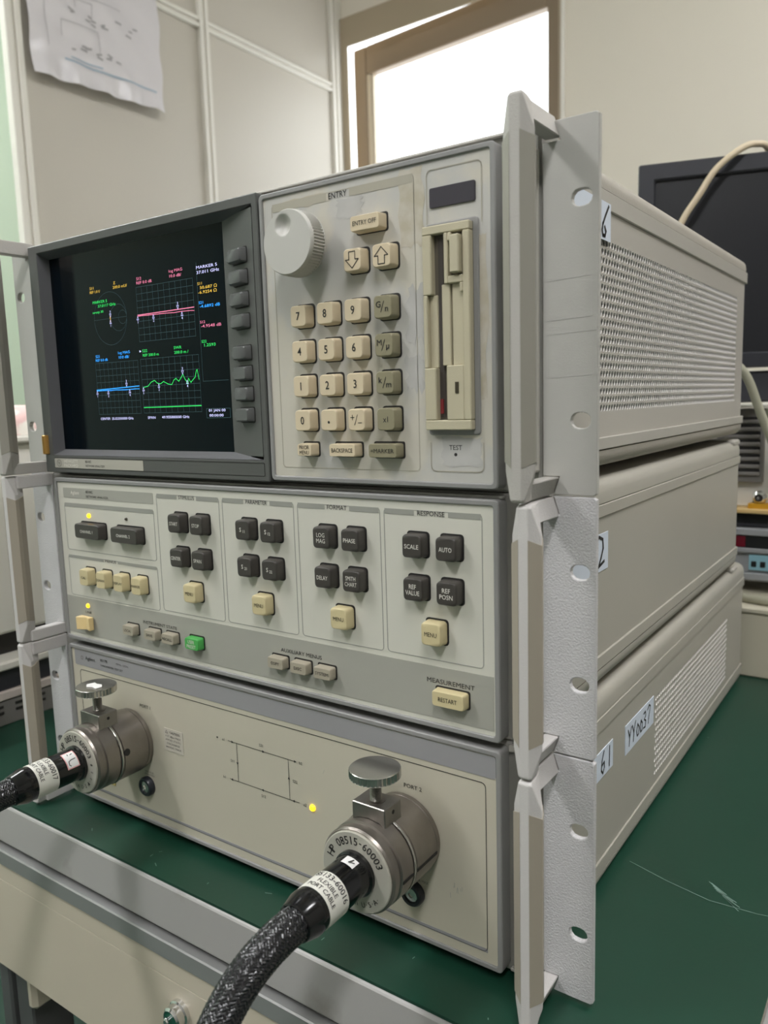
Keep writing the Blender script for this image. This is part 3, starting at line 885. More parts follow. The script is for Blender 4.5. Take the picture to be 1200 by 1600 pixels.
#, (-0.0332, 0.4092)], 0.0006, XZ(yc-0.00006))
crt(ribbon(MB(), [(-0.0952, 0.4080)] + [(-0.09+0.006*i, 0.4080-0.0010*i/10+0.0002*random.uniform(-1, 1)) for i in range(10)] + [(-0.0332, 0.4068)], 0.00045, XZ(yc-0.00006)), 'trace', 'crt_pink')
ct(q, 'S\u2081\u2082' if False else 'S12', -0.0937, 0.4350); ct(q, 'REF 0.0 dB', -0.0940, 0.4320); ct(q, 'log MAG', -0.0573, 0.4360); ct(q, '10.0 dB/', -0.0570, 0.4328)
ct(q, 'S12', -0.0280, 0.3983, 0.0019); ct(q, '-4.9548 dB', -0.0272, 0.3955, 0.0021, 0.95)
crt(q, 'pink_readout', 'crt_pink')
q = MB()
ct(q, 'S11', -0.1510, 0.4338); ct(q, 'REF 1.0 U', -0.1512, 0.4308, 0.0020, 0.7); ct(q, 'Z', -0.1214, 0.4350); ct(q, '200.0 mU/', -0.1222, 0.4318)
ct(q, 'S11', -0.0284, 0.4245, 0.0019); ct(q, '50.687 \u03a9', -0.0262, 0.4217, 0.0021, 0.95); ct(q, '-6.9254 \u03a9', -0.0282, 0.4186, 0.0021, 0.95)
crt(ribbon(MB(), [(-0.1281, 0.4065), (-0.1277, 0.4110), (-0.1283, 0.4100), (-0.1279, 0.4078)], 0.0005, XZ(yc)), 'trace', 'crt_yellow')
crt(q, 'yellow_readout', 'crt_yellow')
q = MB()
crt(ribbon(MB(), [(-0.1520, 0.3552), (-0.0992, 0.3568)], 0.0006, XZ(yc-0.00006)), 'trace', 'crt_blue'); crt(ribbon(MB(), [(-0.1520, 0.3546)] + [(-0.146+0.006*i, 0.3546+0.0002*random.uniform(-1, 1)) for i in range(8)] + [(-0.0992, 0.3546)], 0.0005, XZ(yc-0.00006)), 'trace', 'crt_blue')
ct(q, 'S21', -0.1501, 0.3814); ct(q, 'REF 0.0 dB', -0.1504, 0.3784, 0.0020, 0.75); ct(q, 'log MAG', -0.1217, 0.3824); ct(q, '10.0 dB/', -0.1213, 0.3793)
ct(q, 'S21', -0.0282, 0.4116, 0.0019); ct(q, '-4.6892 dB', -0.0274, 0.4090, 0.0021, 0.95)
crt(q, 'blue_readout', 'crt_blue')
q = MB()
tr_ = [(-0.0944, 0.3554), (-0.089, 0.3562), (-0.085, 0.3590), (-0.081, 0.3602), (-0.078, 0.3580), (-0.0743, 0.3574), (-0.071, 0.3590), (-0.066, 0.3570), (-0.062, 0.3564), (-0.0595, 0.3595), (-0.0571, 0.3607), (-0.0541, 0.3584), (-0.0515, 0.3610), (-0.0492, 0.3633), (-0.0475, 0.3600), (-0.0464, 0.3588), (-0.0445, 0.3560), (-0.0435, 0.3602), (-0.0412, 0.3572), (-0.039, 0.3590), (-0.0366, 0.3606), (-0.0350, 0.3650), (-0.0340, 0.3660), (-0.0325, 0.3590)]
crt(ribbon(MB(), tr_, 0.00045, XZ(yc-0.00006)), 'trace', 'crt_green'); crt(ribbon(MB(), [(-0.0954, 0.3403), (-0.0319, 0.3405)], 0.0006, XZ(yc-0.00006)), 'trace', 'crt_green')
ct(q, 'S22', -0.0926, 0.3824); ct(q, 'REF 200.0 m', -0.0924, 0.3792, 0.0020, 0.78); ct(q, 'SWR', -0.0572, 0.3826); ct(q, '200.0 m /', -0.0571, 0.3792)
ct(q, 'S22', -0.0277, 0.3850, 0.0019); ct(q, '1.2593', -0.0252, 0.3824, 0.0021, 0.95)
ct(q, 'MARKER 5', -0.1485, 0.4228, 0.0021); ct(q, '37.0117 GHz', -0.1424, 0.4196, 0.0021, 0.85); ct(q, 'sweep 30', -0.1495, 0.4150, 0.0018, 0.85)
crt(q, 'green_readout', 'crt_green')
q = MB()
for a in ((-0.0952, 0.4080, False, '1'), (-0.0773, 0.4078, False, '2'), (-0.0501, 0.4092, True, '3'), (-0.0461, 0.4070, False, '4'), (-0.1515, 0.3546, False, '1'), (-0.1375, 0.3545, False, '2'), (-0.1142, 0.3568, True, '3'),
          (-0.1108, 0.3545, False, '4'), (-0.0944, 0.3554, False, '1'), (-0.0764, 0.3575, False, '2'), (-0.0494, 0.3633, True, '3'), (-0.0450, 0.3590, False, '4'), (-0.1280, 0.4080, False, '1'), (-0.1276, 0.4100, True, '3')):
    marker(q, *a)
q.quad((-0.0960, yc, 0.3832), (-0.0940, yc, 0.3823), (-0.0960, yc, 0.3814))
ct(q, 'CENTER  25.022500000 GHz', -0.1498, 0.3325, 0.0019, 0.52); ct(q, 'SPAN', -0.0917, 0.3327, 0.0020); ct(q, '49.955000000 GHz', -0.0753, 0.3328, 0.0020, 0.82)
ct(q, 'MARKER 5', -0.0287, 0.4354, 0.0021, 0.95); ct(q, '37.011 GHz', -0.0286, 0.4320, 0.0021, 0.95); ct(q, '01 JAN 00', -0.0245, 0.3366, 0.0019, 0.9); ct(q, '00:00:00', -0.0241, 0.3334, 0.0019, 0.95)
crt(q, 'white_readout', 'crt_white')
# name plate and latch
npz = MB().prism(rrect(-0.2025, -0.0883, 0.2931, 0.3008, 0.0006, 2), 'y', -0.0004, 0.0002).build('name_plate', 'nameplate', U1)
q = MB(); lx_, lz_ = -0.1960, 0.29695
ribbon(q, [(lx_+0.0030*math.cos(2*PI*i/20), lz_+0.0027*math.sin(2*PI*i/20)) for i in range(21)], 0.0004, XZ(-0.0006))
text_mb(q, 'hp', lx_, lz_, -0.0006, 0.0026, sx=0.9, bold=0.006)
flat(q, 'emblem', 'text_grey', npz)
legend('HEWLETT\nPACKARD', -0.1795, 0.29695, -0.0006, 0.0060, 'text_white', npz, w=0.0190)
legend('8510C', -0.1600, 0.2988, -0.0006, 0.0020, 'text_black', npz, align='L', sx=1.1, bold=0.008)
legend('NETWORK ANALYZER', -0.1600, 0.2954, -0.0006, 0.0017, 'text_black', npz, align='L', sx=1.05, bold=0.008)
MB().ring(rrect(-0.2028, 0.0365, 0.2925, 0.3016, 0.001, 2), rrect(-0.2024, 0.0361, 0.2929, 0.3012, 0.0008, 2), -0.0002, 0.0002).build('plate_recess', 'hole_dark', U1)
MB().lathe([(0.0030, 0), (0.0038, 0.0006), (0.0038, 0.0154), (0.0030, 0.016)], (-0.2130, 0.0005, 0.3040), 'z', 18).build('latch', 'brass', U1, smooth=40)

# ================================================================== MIDDLE UNIT : key panel
Z0, Z1 = 0.1433, 0.2872
U2 = thing('network_analyzer', (0, 0.28, Z0), 'middle grey instrument with dark square keys and grey lower band', 'analyzer')
MB().box(-HWF, HWF, 0.011, 0.036, Z0+0.0003, Z1).build('front_frame', 'frame_grey', U2, bevel=0.0015)
MB().box(-0.2070, 0.2070, 0.006, 0.0112, Z1-0.0026, Z1-0.0008).build('frame_lip', 'frame_grey', U2, bevel=0.0004)
for s_ in (-1, 1):
    ear(U2, Z0, Z1, (0.2468, 0.1848), 'ear_rough', s_)
    handle(U2, Z0, Z1, 'handle_white', 'trim_tan', s_, xc=0.2350, yf=-0.0285)
covers(U2, 0.2850, 0.1445, (0.2685, 0.2600, 0.1665, 0.1570), 0.555, 'cover_smooth', None, 'cover_smooth', 0.0004)
for s_ in (-1, 1):
    MB().box(s_*(XS-0.003), s_*(XS-0.0008), 0.036, 0.555, 0.1665, 0.2600).build('side_panel', 'cover_smooth', U2)
MB().box(0.160, 0.222, 0.530, 0.562, 0.2800, 0.2870).build('rear_bumper', 'cover_rail', U2, bevel=0.002)
lb = MB().box(XS-0.0008, XS-0.0003, 0.060, 0.132, 0.2240, 0.2490).build('side_label', 'label_blue', U2)
q = MB()
ribbon(q, [(0.108, 0.2440), (0.114, 0.2475), (0.121, 0.2450), (0.122, 0.2390), (0.118, 0.2330), (0.113, 0.2275), (0.117, 0.2285), (0.124, 0.2300)], 0.0021, YZ(XS-0.0001))
flat(q, 'handwriting', 'text_black', lb)
bezel(U2, -0.2074, 0.2074, 0.1456, 0.2846, 0.0034, 'bezel_grey')
PM = face(U2, -0.2055, 0.2055, 0.1475, 0.2827, 'panel_mid')
MB().box(-0.2035, 0.2030, 0.0009, 0.0013, 0.1520, 0.1840).build('lower_band', 'band_grey', PM)
q = MB().prism(rrect(-0.1965, -0.0815, 0.2680, 0.2765, 0.001, 2), 'y', 0.0010, 0.0013).build('title_strip', 'band_grey', PM)
legend('Agilent', -0.1800, 0.2722, 0.0008, 0.0030, 'text_white', q, sx=1.0)
legend('8510C', -0.1650, 0.2740, 0.0008, 0.0022, 'text_black', q, align='L', sx=1.15, bold=0.008)
legend('NETWORK ANALYZER', -0.1650, 0.2702, 0.0008, 0.0019, 'text_black', q, align='L', sx=1.1, bold=0.008)
group_box(PM, -0.1967, -0.0818, 0.2240, 0.2638)
group_box(PM, -0.1970, -0.0818, 0.1850, 0.2196, 'MENUS', tgap=0.018, tsize=0.0021, bar=0.0024)
group_box(PM, -0.0779, -0.0105, 0.1863, 0.2762, 'STIMULUS', tgap=0.021, tsize=0.0029)
group_box(PM, -0.0076, 0.0590, 0.1868, 0.2763, 'PARAMETER', tgap=0.0245, tsize=0.0029)
group_box(PM, 0.0620, 0.1280, 0.1872, 0.2764, 'FORMAT', tgap=0.0195, tsize=0.0029)
group_box(PM, 0.1306, 0.1970, 0.1876, 0.2764, 'RESPONSE', tgap=0.0230, tsize=0.0029)
led(PM, -0.1632, 0.2544, True); led(PM, -0.1150, 0.2546, False, 0.0012); led(PM, -0.1745, 0.1776, True)
K = 'key_dark'; TW = 'text_white'
key(U2, -0.1580, 0.2425, 0.0325, 0.0125, K, 'CHANNEL 1', TW, tw=0.0165, th=0.0024)
key(U2, -0.1110, 0.2425, 0.0325, 0.0125, K, 'CHANNEL 2', TW, tw=0.0165, th=0.0024)
for x, t_, w_ in ((-0.1670, 'CAL', 0.006), (-0.1447, 'DOMAIN', 0.0105), (-0.1225, 'DISPLAY', 0.0108), (-0.1003, 'MARKER', 0.0105)):
    key(U2, x, 0.2038, 0.0122, 0.0140, 'key_cream', t_, 'text_black', tw=w_, th=0.0021)
def quadkeys(x0, x1, names, menu):
    for (x, z), (t_, w_) in zip(((x0, 0.2560), (x1, 0.2560), (x0, 0.2305), (x1, 0.2305)), names):
        if t_[0] == 'S' and t_[1:].isdigit():
            o = key(U2, x-0.0004, z, 0.0140, 0.0142, K, None)
            q = MB(); yy = 0.0012-0.0075-0.0002
            text_mb(q, 'S', x-0.0018, z+0.0004, yy, 0.0030, bold=0.012); text_mb(q, t_[1:], x+0.0014, z-0.0006, yy, 0.0020, bold=0.012)
            flat(q, 'lettering', TW, o)
        else:
            key(U2, x-0.0004, z, 0.0140, 0.0142, K, t_, TW, tw=w_, th=0.0064 if '\n' in t_ else 0.0027)
    key(U2, (x0+x1)/2, 0.2052, 0.0140, 0.0142, 'key_cream', 'MENU', tw=0.0082, th=0.0027)
quadkeys(-0.0508, -0.0275, (('START', 0.0088), ('STOP', 0.0075), ('CENTER', 0.0105), ('SPAN', 0.0080)), 0)
quadkeys(0.0186, 0.0417, (('S11', 0), ('S12', 0), ('S21', 0), ('S22', 0)), 0)
quadkeys(0.0874, 0.1100, (('LOG\nMAG', 0.0070), ('PHASE', 0.0092), ('DELAY', 0.0088), ('SMITH\nCHART', 0.0092)), 0)
quadkeys(0.1551, 0.1777, (('SCALE', 0.0096), ('AUTO', 0.0084), ('REF\nVALUE', 0.0096), ('REF\nPOSN', 0.0086)), 0)
# lower band keys
S = 'key_stone'
yb_ = 0.0009
for x, w_, t_, tw_ in ((-0.1160, 0.0140, 'LOCAL', 0.0085), (-0.0895, 0.0145, 'SAVE', 0.0075), (-0.0688, 0.0145, 'RECALL', 0.0105), (0.0414, 0.0150, 'COPY', 0.0075), (0.0618, 0.0150, 'DISC', 0.0068), (0.0822, 0.0150, 'SYSTEM', 0.0108)):
    key(U2, x, 0.1662, w_-0.0006, 0.0082, S, t_, d=0.006, yf=yb_, tw=tw_, th=0.0022)
key(U2, -0.0420, 0.1665, 0.0148, 0.0092, 'key_green', 'USER\nPRESET', TW, d=0.006, yf=yb_, tw=0.0095, th=0.0060, label='small green preset key')
key(U2, 0.1762, 0.1668, 0.0218, 0.0098, 'key_cream', 'RESTART', d=0.006, yf=yb_, tw=0.0125, th=0.0027)
legend('INSTRUMENT STATE', -0.0835, 0.1738, yb_-0.0002, 0.0026, 'text_black', PM, w=0.0395)
legend('AUXILIARY MENUS', 0.0600, 0.1745, yb_-0.0002, 0.0028, 'text_black', PM, w=0.0360)
legend('MEASUREMENT', 0.1750, 0.1752, yb_-0.0002, 0.0030, 'text_black', PM, w=0.0320)
legend('LINE', -0.1745, 0.1720, yb_-0.0002, 0.0020, 'text_black', PM, w=0.0080)
q = MB(); x, z = -0.1750, 0.1634
q.prism([(x-0.0078, 0.0), (x-0.0078, -0.0065), (x+0.001, -0.0028), (x+0.0078, -0.0050), (x+0.0078, 0.0)], 'z', z-0.0055, z+0.0055)
q.build('power_switch', 'switch_cream', U2, bevel=0.0004)['label'] = 'cream rocker power switch'

# ================================================================== BOTTOM UNIT : test set
Z0, Z1 = -0.0028, 0.1430
U3 = thing('test_set', (0, 0.3, Z0), 'bottom beige instrument with two cable ports and signal-flow diagram', 'test set')
MB().box(-HWF, HWF, 0.011, 0.036, Z0+0.0003, Z1).build('front_frame', 'frame_grey', U3, bevel=0.0015)
MB().box(0.2085, 0.2272, 0.0080, 0.0112, Z0+0.003, Z0+0.0050).box(0.2085, 0.2272, 0.008, 0.0112, Z1-0.0045, Z1-0.0005).build('frame_lip', 'frame_light', U3, bevel=0.0004)
for s_ in (-1, 1):
    ear(U3, Z0, Z1, (0.1003, 0.0382), 'ear_rough', s_)
    handle(U3, Z0, Z1, 'handle_white', 'trim_tan', s_, xc=0.2350, yf=-0.0285)
covers(U3, 0.1395, Z0+0.0002, (0.1220, 0.1115, 0.0165, 0.0060), 0.602, 'cover_smooth', None, 'cover_smooth', 0.0004)
perforated('side_panel', XS-0.0006, 0.036, 0.602, 0.0165, 0.1115, 0.250, 0.5215, 0.0235, 0.0935, 0.0052, 13, 0.0019, 'cover_smooth', U3, t=0.0012)
MB().box(-XS+0.003, -XS+0.0008, 0.036, 0.602, 0.0165, 0.1115).build('side_panel', 'cover_smooth', U3)
MB().box(XS-0.0040, XS-0.0019, 0.245, 0.526, 0.019, 0.098).build('vent_backing', 'vent_backing', U3)
lb = MB().box(XS-0.0006, XS-0.0001, 0.085, 0.146, 0.0768, 0.0968).build('side_label', 'label_blue', U3)
q = MB(); f = YZ(XS+0.0001)
ribbon(q, [(0.1270, 0.0950), (0.1230, 0.0890), (0.1220, 0.0825), (0.1250, 0.0795), (0.1280, 0.0830), (0.1275, 0.0870), (0.1235, 0.0860)], 0.0015, f)
ribbon(q, [(0.1385, 0.0945), (0.1380, 0.0800)], 0.0015, f)
flat(q, 'handwriting', 'text_black', lb)
lb = MB().box(XS-0.0006, XS-0.0001, 0.174, 0.245, 0.0725, 0.0955).build('side_label', 'label_blue', U3)
q = MB()
def stroke(ox, pts, sx=0.0085, sz=0.0135): ribbon(q, [(ox+a*sx, 0.0770+b*sz) for a, b in pts], 0.0014, f)
Yl = [(0, 1), (0.4, 0.5), (0.9, 1.05)]
stroke(0.1795, [(0, 1), (0.45, 0.5)]); stroke(0.1795, [(0.9, 1.0), (0.45, 0.5), (0.3, 0)])
stroke(0.1895, [(0, 1), (0.45, 0.5)]); stroke(0.1895, [(0.9, 1.1), (0.45, 0.5), (0.3, 0)])
stroke(0.2000, [(0.3, 0.75), (0.0, 0.4), (0.2, 0.05), (0.6, 0.1), (0.7, 0.5), (0.3, 0.75)])
stroke(0.2085, [(0.3, 0.75), (0.0, 0.4), (0.2, 0.05), (0.6, 0.1), (0.7, 0.5), (0.3, 0.75)])
stroke(0.2170, [(0.1, 0.95), (0.6, 1.0), (0.7, 0.75), (0.3, 0.55), (0.75, 0.4), (0.6, 0.05), (0.0, 0.1)])
stroke(0.2275, [(0.0, 0.95), (0.5, 1.15), (0.9, 1.0), (0.5, 0.5), (0.3, 0.05)])
flat(q, 'handwriting', 'text_black', lb)
MB().box(0.160, 0.222, 0.545, 0.570, 0.1370, 0.1429).build('rear_bumper', 'cover_rail', U3, bevel=0.002)
bezel(U3, -0.2074, 0.2074, 0.0020, 0.1406, 0.0034, 'bezel_grey')
PB = face(U3, -0.2055, 0.2055, 0.0040, 0.1387, 'panel_bottom')
st = MB().prism(rrect(-0.2000, 0.2037, 0.1230, 0.1366, 0.0012, 2), 'y', 0.0009, 0.0013).build('title_strip', 'strip_lavender', PB)
yt = 0.0007
q = MB()
for k in range(8):
    a = 2*PI*k/8; ribbon(q, [(-0.1895+0.0010*math.cos(a), 0.1302+0.0010*math.sin(a)), (-0.1895+0.0020*math.cos(a), 0.1302+0.0020*math.sin(a))], 0.0005, XZ(yt))
flat(q, 'emblem', 'text_grey', st)
legend('Agilent', -0.1780, 0.1302, yt, 0.0032, 'text_black', st, w=0.0135, bold=0.004)
legend('8517B', -0.1640, 0.1322, yt, 0.0024, 'text_black', st, align='L', sx=1.15, bold=0.008)
legend('S-PARAMETER TEST SET', -0.1640, 0.1277, yt, 0.0018, 'text_black', st, align='L', sx=1.15, bold=0.01)
legend('45MHz - 50GHz', -0.1430, 0.1325, yt, 0.0016, 'text_black', st, align='L', sx=1.1, bold=0.01)
q = MB()
q.ring(rrect(-0.1945, 0.1972, 0.0118, 0.1192, 0.003), rrect(-0.1941, 0.1968, 0.0122, 0.1188, 0.0027), 0.0010, 0.0012)
flat(q, 'panel_border', 'line_black', PB)
MB().box(-0.1945, 0.1972, 0.0010, 0.0013, 0.0116, 0.0140).build('panel_border', 'strip_lavender', PB)
# scuffs left on the paint
q = MB()
for k in range(7):
    x, z = 0.178+random.uniform(-0.006, 0.006), 0.043+random.uniform(-0.005, 0.006)
    ribbon(q, [(x, z), (x+random.uniform(-0.0005, 0.0008), z+random.uniform(0.0015, 0.004))], 0.0004, XZ(0.0010))
ribbon(q, [(0.0745, 0.0935), (0.0758, 0.0962)], 0.0003, XZ(0.0010))
flat(q, 'paint_scuffs', 'band_grey', PB)['kind'] = 'stuff'
# signal-flow diagram
q = MB(); y_ = 0.0009
A_ = XZ(y_)
def arrowhead(x, z, dx, dz, s=0.0024):
    q.quad((x+dx*s, y_-0.00005, z+dz*s), (x-dz*s*0.42, y_-0.00005, z+dx*s*0.42), (x+dz*s*0.42, y_-0.00005, z-dx*s*0.42))
zt_, zb_ = 0.0957, 0.0660
ribbon(q, [(-0.0155, zt_), (0.0500, zt_)], 0.0004, A_); ribbon(q, [(-0.0155, zb_), (0.0520, zb_)], 0.0004, A_)
ribbon(q, [(-0.0069, zt_), (-0.0069, zb_)], 0.0004, A_); ribbon(q, [(0.0434, zt_), (0.0434, zb_)], 0.0004, A_)
arrowhead(-0.0120, zt_, 1, 0); arrowhead(0.0190, zt_, 1, 0); arrowhead(0.0490, zt_, 1, 0)
arrowhead(-0.0125, zb_, -1, 0); arrowhead(0.0185, zb_, -1, 0); arrowhead(0.0480, zb_, -1, 0)
arrowhead(-0.0069, 0.0810, 0, -1); arrowhead(0.0434, 0.0810, 0, 1)
for t_, x, z in (('a1', -0.0205, zt_), ('b2', 0.0550, zt_), ('b1', -0.0215, zb_), ('a2', 0.0572, zb_), ('S21', 0.0180, zt_+0.0042), ('S12', 0.0180, zb_-0.0046), ('S11', -0.0120, 0.0808), ('S22', 0.0490, 0.0808)):
    text_mb(q, t_, x, z, y_, 0.0022, bold=0.004)
q.lathe([(0.0007, 0.0), (0.0007, -0.0002)], (-0.0270, y_+0.0002, zt_), 'y', 10)
flat(q, 'flow_diagram', 'line_black', PB)
led(PB, 0.0640, 0.0658, True, 0.0024)
legend('PORT 1', -0.1095, 0.1025, 0.0010, 0.0028, 'text_black', PB, w=0.0130)
legend('PORT 2', 0.1465, 0.1031, 0.0010, 0.0028, 'text_black', PB, w=0.0130)
cl = MB().prism(rrect(-0.0883, -0.0660, 0.0715, 0.0900, 0.001, 2), 'y', 0.0008, 0.0013).build('caution_label', 'caution_label', PB)
q = MB(); text_mb(q, 'CAUTION', -0.0750, 0.0873, 0.0006, 0.0022, w=0.0115, bold=0.01)
ribbon(q, [(-0.0860, 0.0862), (-0.0830, 0.0862), (-0.0845, 0.0886), (-0.0860, 0.0862)], 0.0003, XZ(0.0006))
for k, t_ in enumerate(('+17 dBm MAX', 'AVOID STATIC', 'DISCHARGE', '40VDC MAX')): text_mb(q, t_, -0.0772, 0.0838-0.0030*k, 0.0006, 0.0018, w=0.0180 if k != 2 else 0.015)
flat(q, 'lettering', 'text_grey', cl)
MB().box(-0.1650, -0.1570, 0.0006, 0.0013, 0.0222, 0.0275).build('yellow_tag', 'yellow_label', PB)
for x, z in ((-0.1122, 0.0347), (0.1455, 0.0327)):
    j = MB().lathe([(0.0080, 0.0), (0.0080, -0.0036), (0.0070, -0.0048), (0.0050, -0.0048), (0.0048, -0.0030)], (x, 0.0012, z), 'y', 26).build('bias_jack', 'jack_black', PB, smooth=40)
    MB().lathe([(0.0046, -0.0030), (0.0046, -0.0040), (0.0018, -0.0043), (0.0015, -0.0034)], (x, 0.0012, z), 'y', 18).build('jack_contact', 'steel_bright', j)
legend('BIAS FUSE\n500mA MAX', -0.1100, 0.0455, 0.0010, 0.0040, 'text_grey', PB, w=0.0125)
legend('500mA MAX', 0.1500, 0.0420, 0.0010, 0.0020, 'text_grey', PB, w=0.0125)

# ================================================================== TEST PORT CABLES
def port_cable(px, pz, label, path, number, sticker):
    t = thing('test_port_cable', (px, -0.03, pz), label, 'cable', 'port cables of the test set')
    R = 0.0262
    c = (px, 0.0, pz)
    prof = [(R*0.9, 0.0008), (R*0.975, 0.0), (R*0.975, -0.0030), (R*0.955, -0.0034), (R*0.955, -0.0040), (R, -0.0046), (R, -0.0265), (R*0.945, -0.0272), (R*0.945, -0.0300), (R, -0.0307), (R, -0.0415), (R*0.95, -0.0422), (R*0.95, -0.0436), (R*0.985, -0.0442), (R*0.985, -0.0485), (R*0.95, -0.0500)]
    col = MB().lathe(prof, c, 'y', 56).build('collar', 'steel_collar', t, smooth=28)
    # snap ring in the groove
    q = MB(); n = 48; loops = []
    for i in range(n):
        a = 2*PI*i/n
        loops.append([(px+(R*0.985+0.0010*math.cos(b))*math.cos(a), -0.0286+0.0010*math.sin(b), pz+(R*0.985+0.0010*math.cos(b))*math.sin(a)) for b in (0, PI/3, 2*PI/3, PI, 4*PI/3, 5*PI/3)])
    loops.append(loops[0]); q.loft(loops, caps=False)
    q.build('snap_ring', 'steel_bright', col, smooth=60, weld=True)
    # dark split line and set-screw hole of the collar
    q = MB()
    for a in ((-0.12,) if number.endswith('6') else ()):
        ca, sa = math.cos(a), math.sin(a); w_ = 0.0009
        for y0, y1 in ((-0.0265, -0.0046), (-0.0415, -0.0307)):
            q.box(-w_, w_, y0, y1, -0.0002, 0.0002)
        q.v = [(px+ca*(R+0.0002+v[2])-sa*v[0], v[1], pz+sa*(R+0.0002+v[2])+ca*v[0]) for v in q.v]
    if not q.v:
        a = 0.15; ca, sa = math.cos(a), math.sin(a)
        q.lathe([(0.0028, -0.0003), (0.0028, 0.0003)], (0, -0.0245, 0), 'z', 14)
        q.v = [(px+ca*(R-0.0001+v[2])-sa*v[0], v[1], pz+sa*(R-0.0001+v[2])+ca*v[0]) for v in q.v]
    q.build('collar_slot', 'hole_dark', col)
    # front plate with engraved lettering around the sleeve
    fp = MB().lathe([(0.0244, -0.0495), (0.0244, -0.0508), (0.0238, -0.0512), (0.0135, -0.0512)], c, 'y', 48).build('face_ring', 'collar_face', t, smooth=30)
    q = MB()
    def arc_text(s_, r, a0, da, h, flip=False):
        for k, ch in enumerate(s_):
            if ch == ' ': continue
            vs, fs, tw, th = text_data(ch, 0.010)
            a = a0 - da*k if not flip else a0 + da*k
            s = h/0.73
            b = len(q.v)
            ox = -text_data(ch, 0.010)[3]*0
            for v in vs:
                u, w_ = v.x*s*0.95, v.y*s
                if flip: u, w_ = -u, -w_
                rr = r + w_
                aa = a - u/r
                q.v.append((px+rr*math.cos(aa), -0.0514, pz+rr*math.sin(aa)))
            q.f += [tuple(b+i for i in f_) for f_ in fs]
    arc_text('HP 08515-60003', 0.0192, math.radians(158), math.radians(10.0), 0.0050)
    arc_text('Made in U.S.A.', 0.0190, math.radians(225), math.radians(7.4), 0.0032, True)
    if not number.endswith('6'): arc_text('8 5 1 7', 0.0190, math.radians(8), math.radians(9), 0.0026)
    flat(q, 'lettering', 'text_black', fp)
    # clamp block and thumb screw
    zt = pz+R
    bl = MB().prism([(px-0.0118, zt-0.0035), (px-0.0118, zt+0.0085), (px+0.0118, zt+0.0085), (px+0.0118, zt-0.0035), (px+0.007, zt-0.0008), (px, zt+0.0002), (px-0.007, zt-0.0008)], 'y', -0.0375, -0.0205)
    bl = bl.build('clamp_block', 'steel_block', t, bevel=0.0005)
    MB().lathe([(0.0013, 0.0), (0.0013, 0.0002)], (px+0.0117, -0.0290, zt+0.0040), 'x', 10).build('pin_hole', 'hole_dark', bl)
    MB().lathe([(0.0058, 0.0), (0.0058, 0.0003)], (px, -0.0295, zt+0.0085), 'z', 20).build('screw_hole', 'steel_collar', bl)
    pr = [(0.0036, zt+0.0060)]
    for k in range(17): pr += [(0.0036, zt+0.0090+k*0.0008), (0.0033, zt+0.0094+k*0.0008)]
    sc = MB().lathe([(r, z-zt) for r, z in pr]+[(0.0036, 0.0236)], (px, -0.0295, zt), 'z', 20).build('thumb_screw', 'steel_block', t)
    q = MB(); n = 72; HZ = zt+0.0232; RH = 0.0155; loops = []
    for r, z, kn_ in ((RH*0.90, 0, 0), (RH*0.985, 0.0004, 0), (RH, 0.0007, 1), (RH, 0.0050, 1), (RH*0.985, 0.0053, 0), (RH*0.955, 0.0056, 0), (RH*0.3, 0.0056, 0)):
        loops.append([(px+(r-(0.0008 if kn_ and i % 2 else 0))*math.cos(2*PI*i/n), -0.0295+(r-(0.0008 if kn_ and i % 2 else 0))*math.sin(2*PI*i/n), HZ+z) for i in range(n)])
    q.loft(loops)
    hd = q.build('knurled_head', 'steel_bright', sc, smooth=20)
    if sticker == 'paper':
        q = MB()
        L = [(-0.008, -0.002), (-0.004, -0.005), (0.001, -0.003), (0.006, -0.004), (0.007, 0.001), (0.003, 0.004), (-0.002, 0.003), (-0.006, 0.004)]
        q.prism([(px+a+0.002, -0.0315+b) for a, b in L], 'z', HZ+0.0059, HZ+0.0064); q.build('torn_sticker', 'paper_white', hd)
    # sleeve
    SR = 0.0124
    sl_ = MB().lathe([(0.0136, -0.0500), (0.0136, -0.0535), (SR, -0.0545), (SR, -0.0925), (SR*1.03, -0.0930), (SR*1.03, -0.0960), (SR*0.86, -0.1040), (SR*0.80, -0.1045)], c, 'y', 40).build('sleeve', 'sleeve_black', t, smooth=30)
    lbm = MB().lathe([(SR+0.0001, -0.0740), (SR+0.00035, -0.0741), (SR+0.00035, -0.0899), (SR+0.0001, -0.0900)], c, 'y', 40, caps=False).build('cable_label', 'label_paper', sl_, smooth=60)
    q = MB()
    def wrap_text(s_, y, a0, h, m=None):
        vs, fs, tw, th = text_data(s_, 0.008)
        k = h/0.73; b = len(q.v); rr = SR+0.00055
        for v in vs:
            a = a0 - v.x*k*0.92/rr
            q.v.append((px+rr*math.cos(a), y+v.y*k, pz+rr*math.sin(a)))
        q.f += [tuple(b+i for i in f_) for f_ in fs]
    a0 = math.radians(62)
    wrap_text('85133-'+number, -0.0772, a0, 0.0040); wrap_text('FLEXIBLE', -0.0824, a0, 0.0030); wrap_text('PORT CABLE', -0.0868, a0, 0.0030)
    flat(q, 'lettering', 'text_black', lbm)
    def patch(pts, a0, y0, m, name, lift=0.0004, par=sl_):
        q2 = MB(); rr = SR+lift; n = 8
        (u0, u1, v0, v1) = pts
        for i in range(n):
            ua, ub = u0+(u1-u0)*i/n, u0+(u1-u0)*(i+1)/n
            q2.quad(*[(px+rr*math.cos(a0-u/rr), y0+v, pz+rr*math.sin(a0-u/rr)) for u, v in ((ua, v0), (ub, v0), (ub, v1), (ua, v1))])
        return flat(q2, name, m, par)
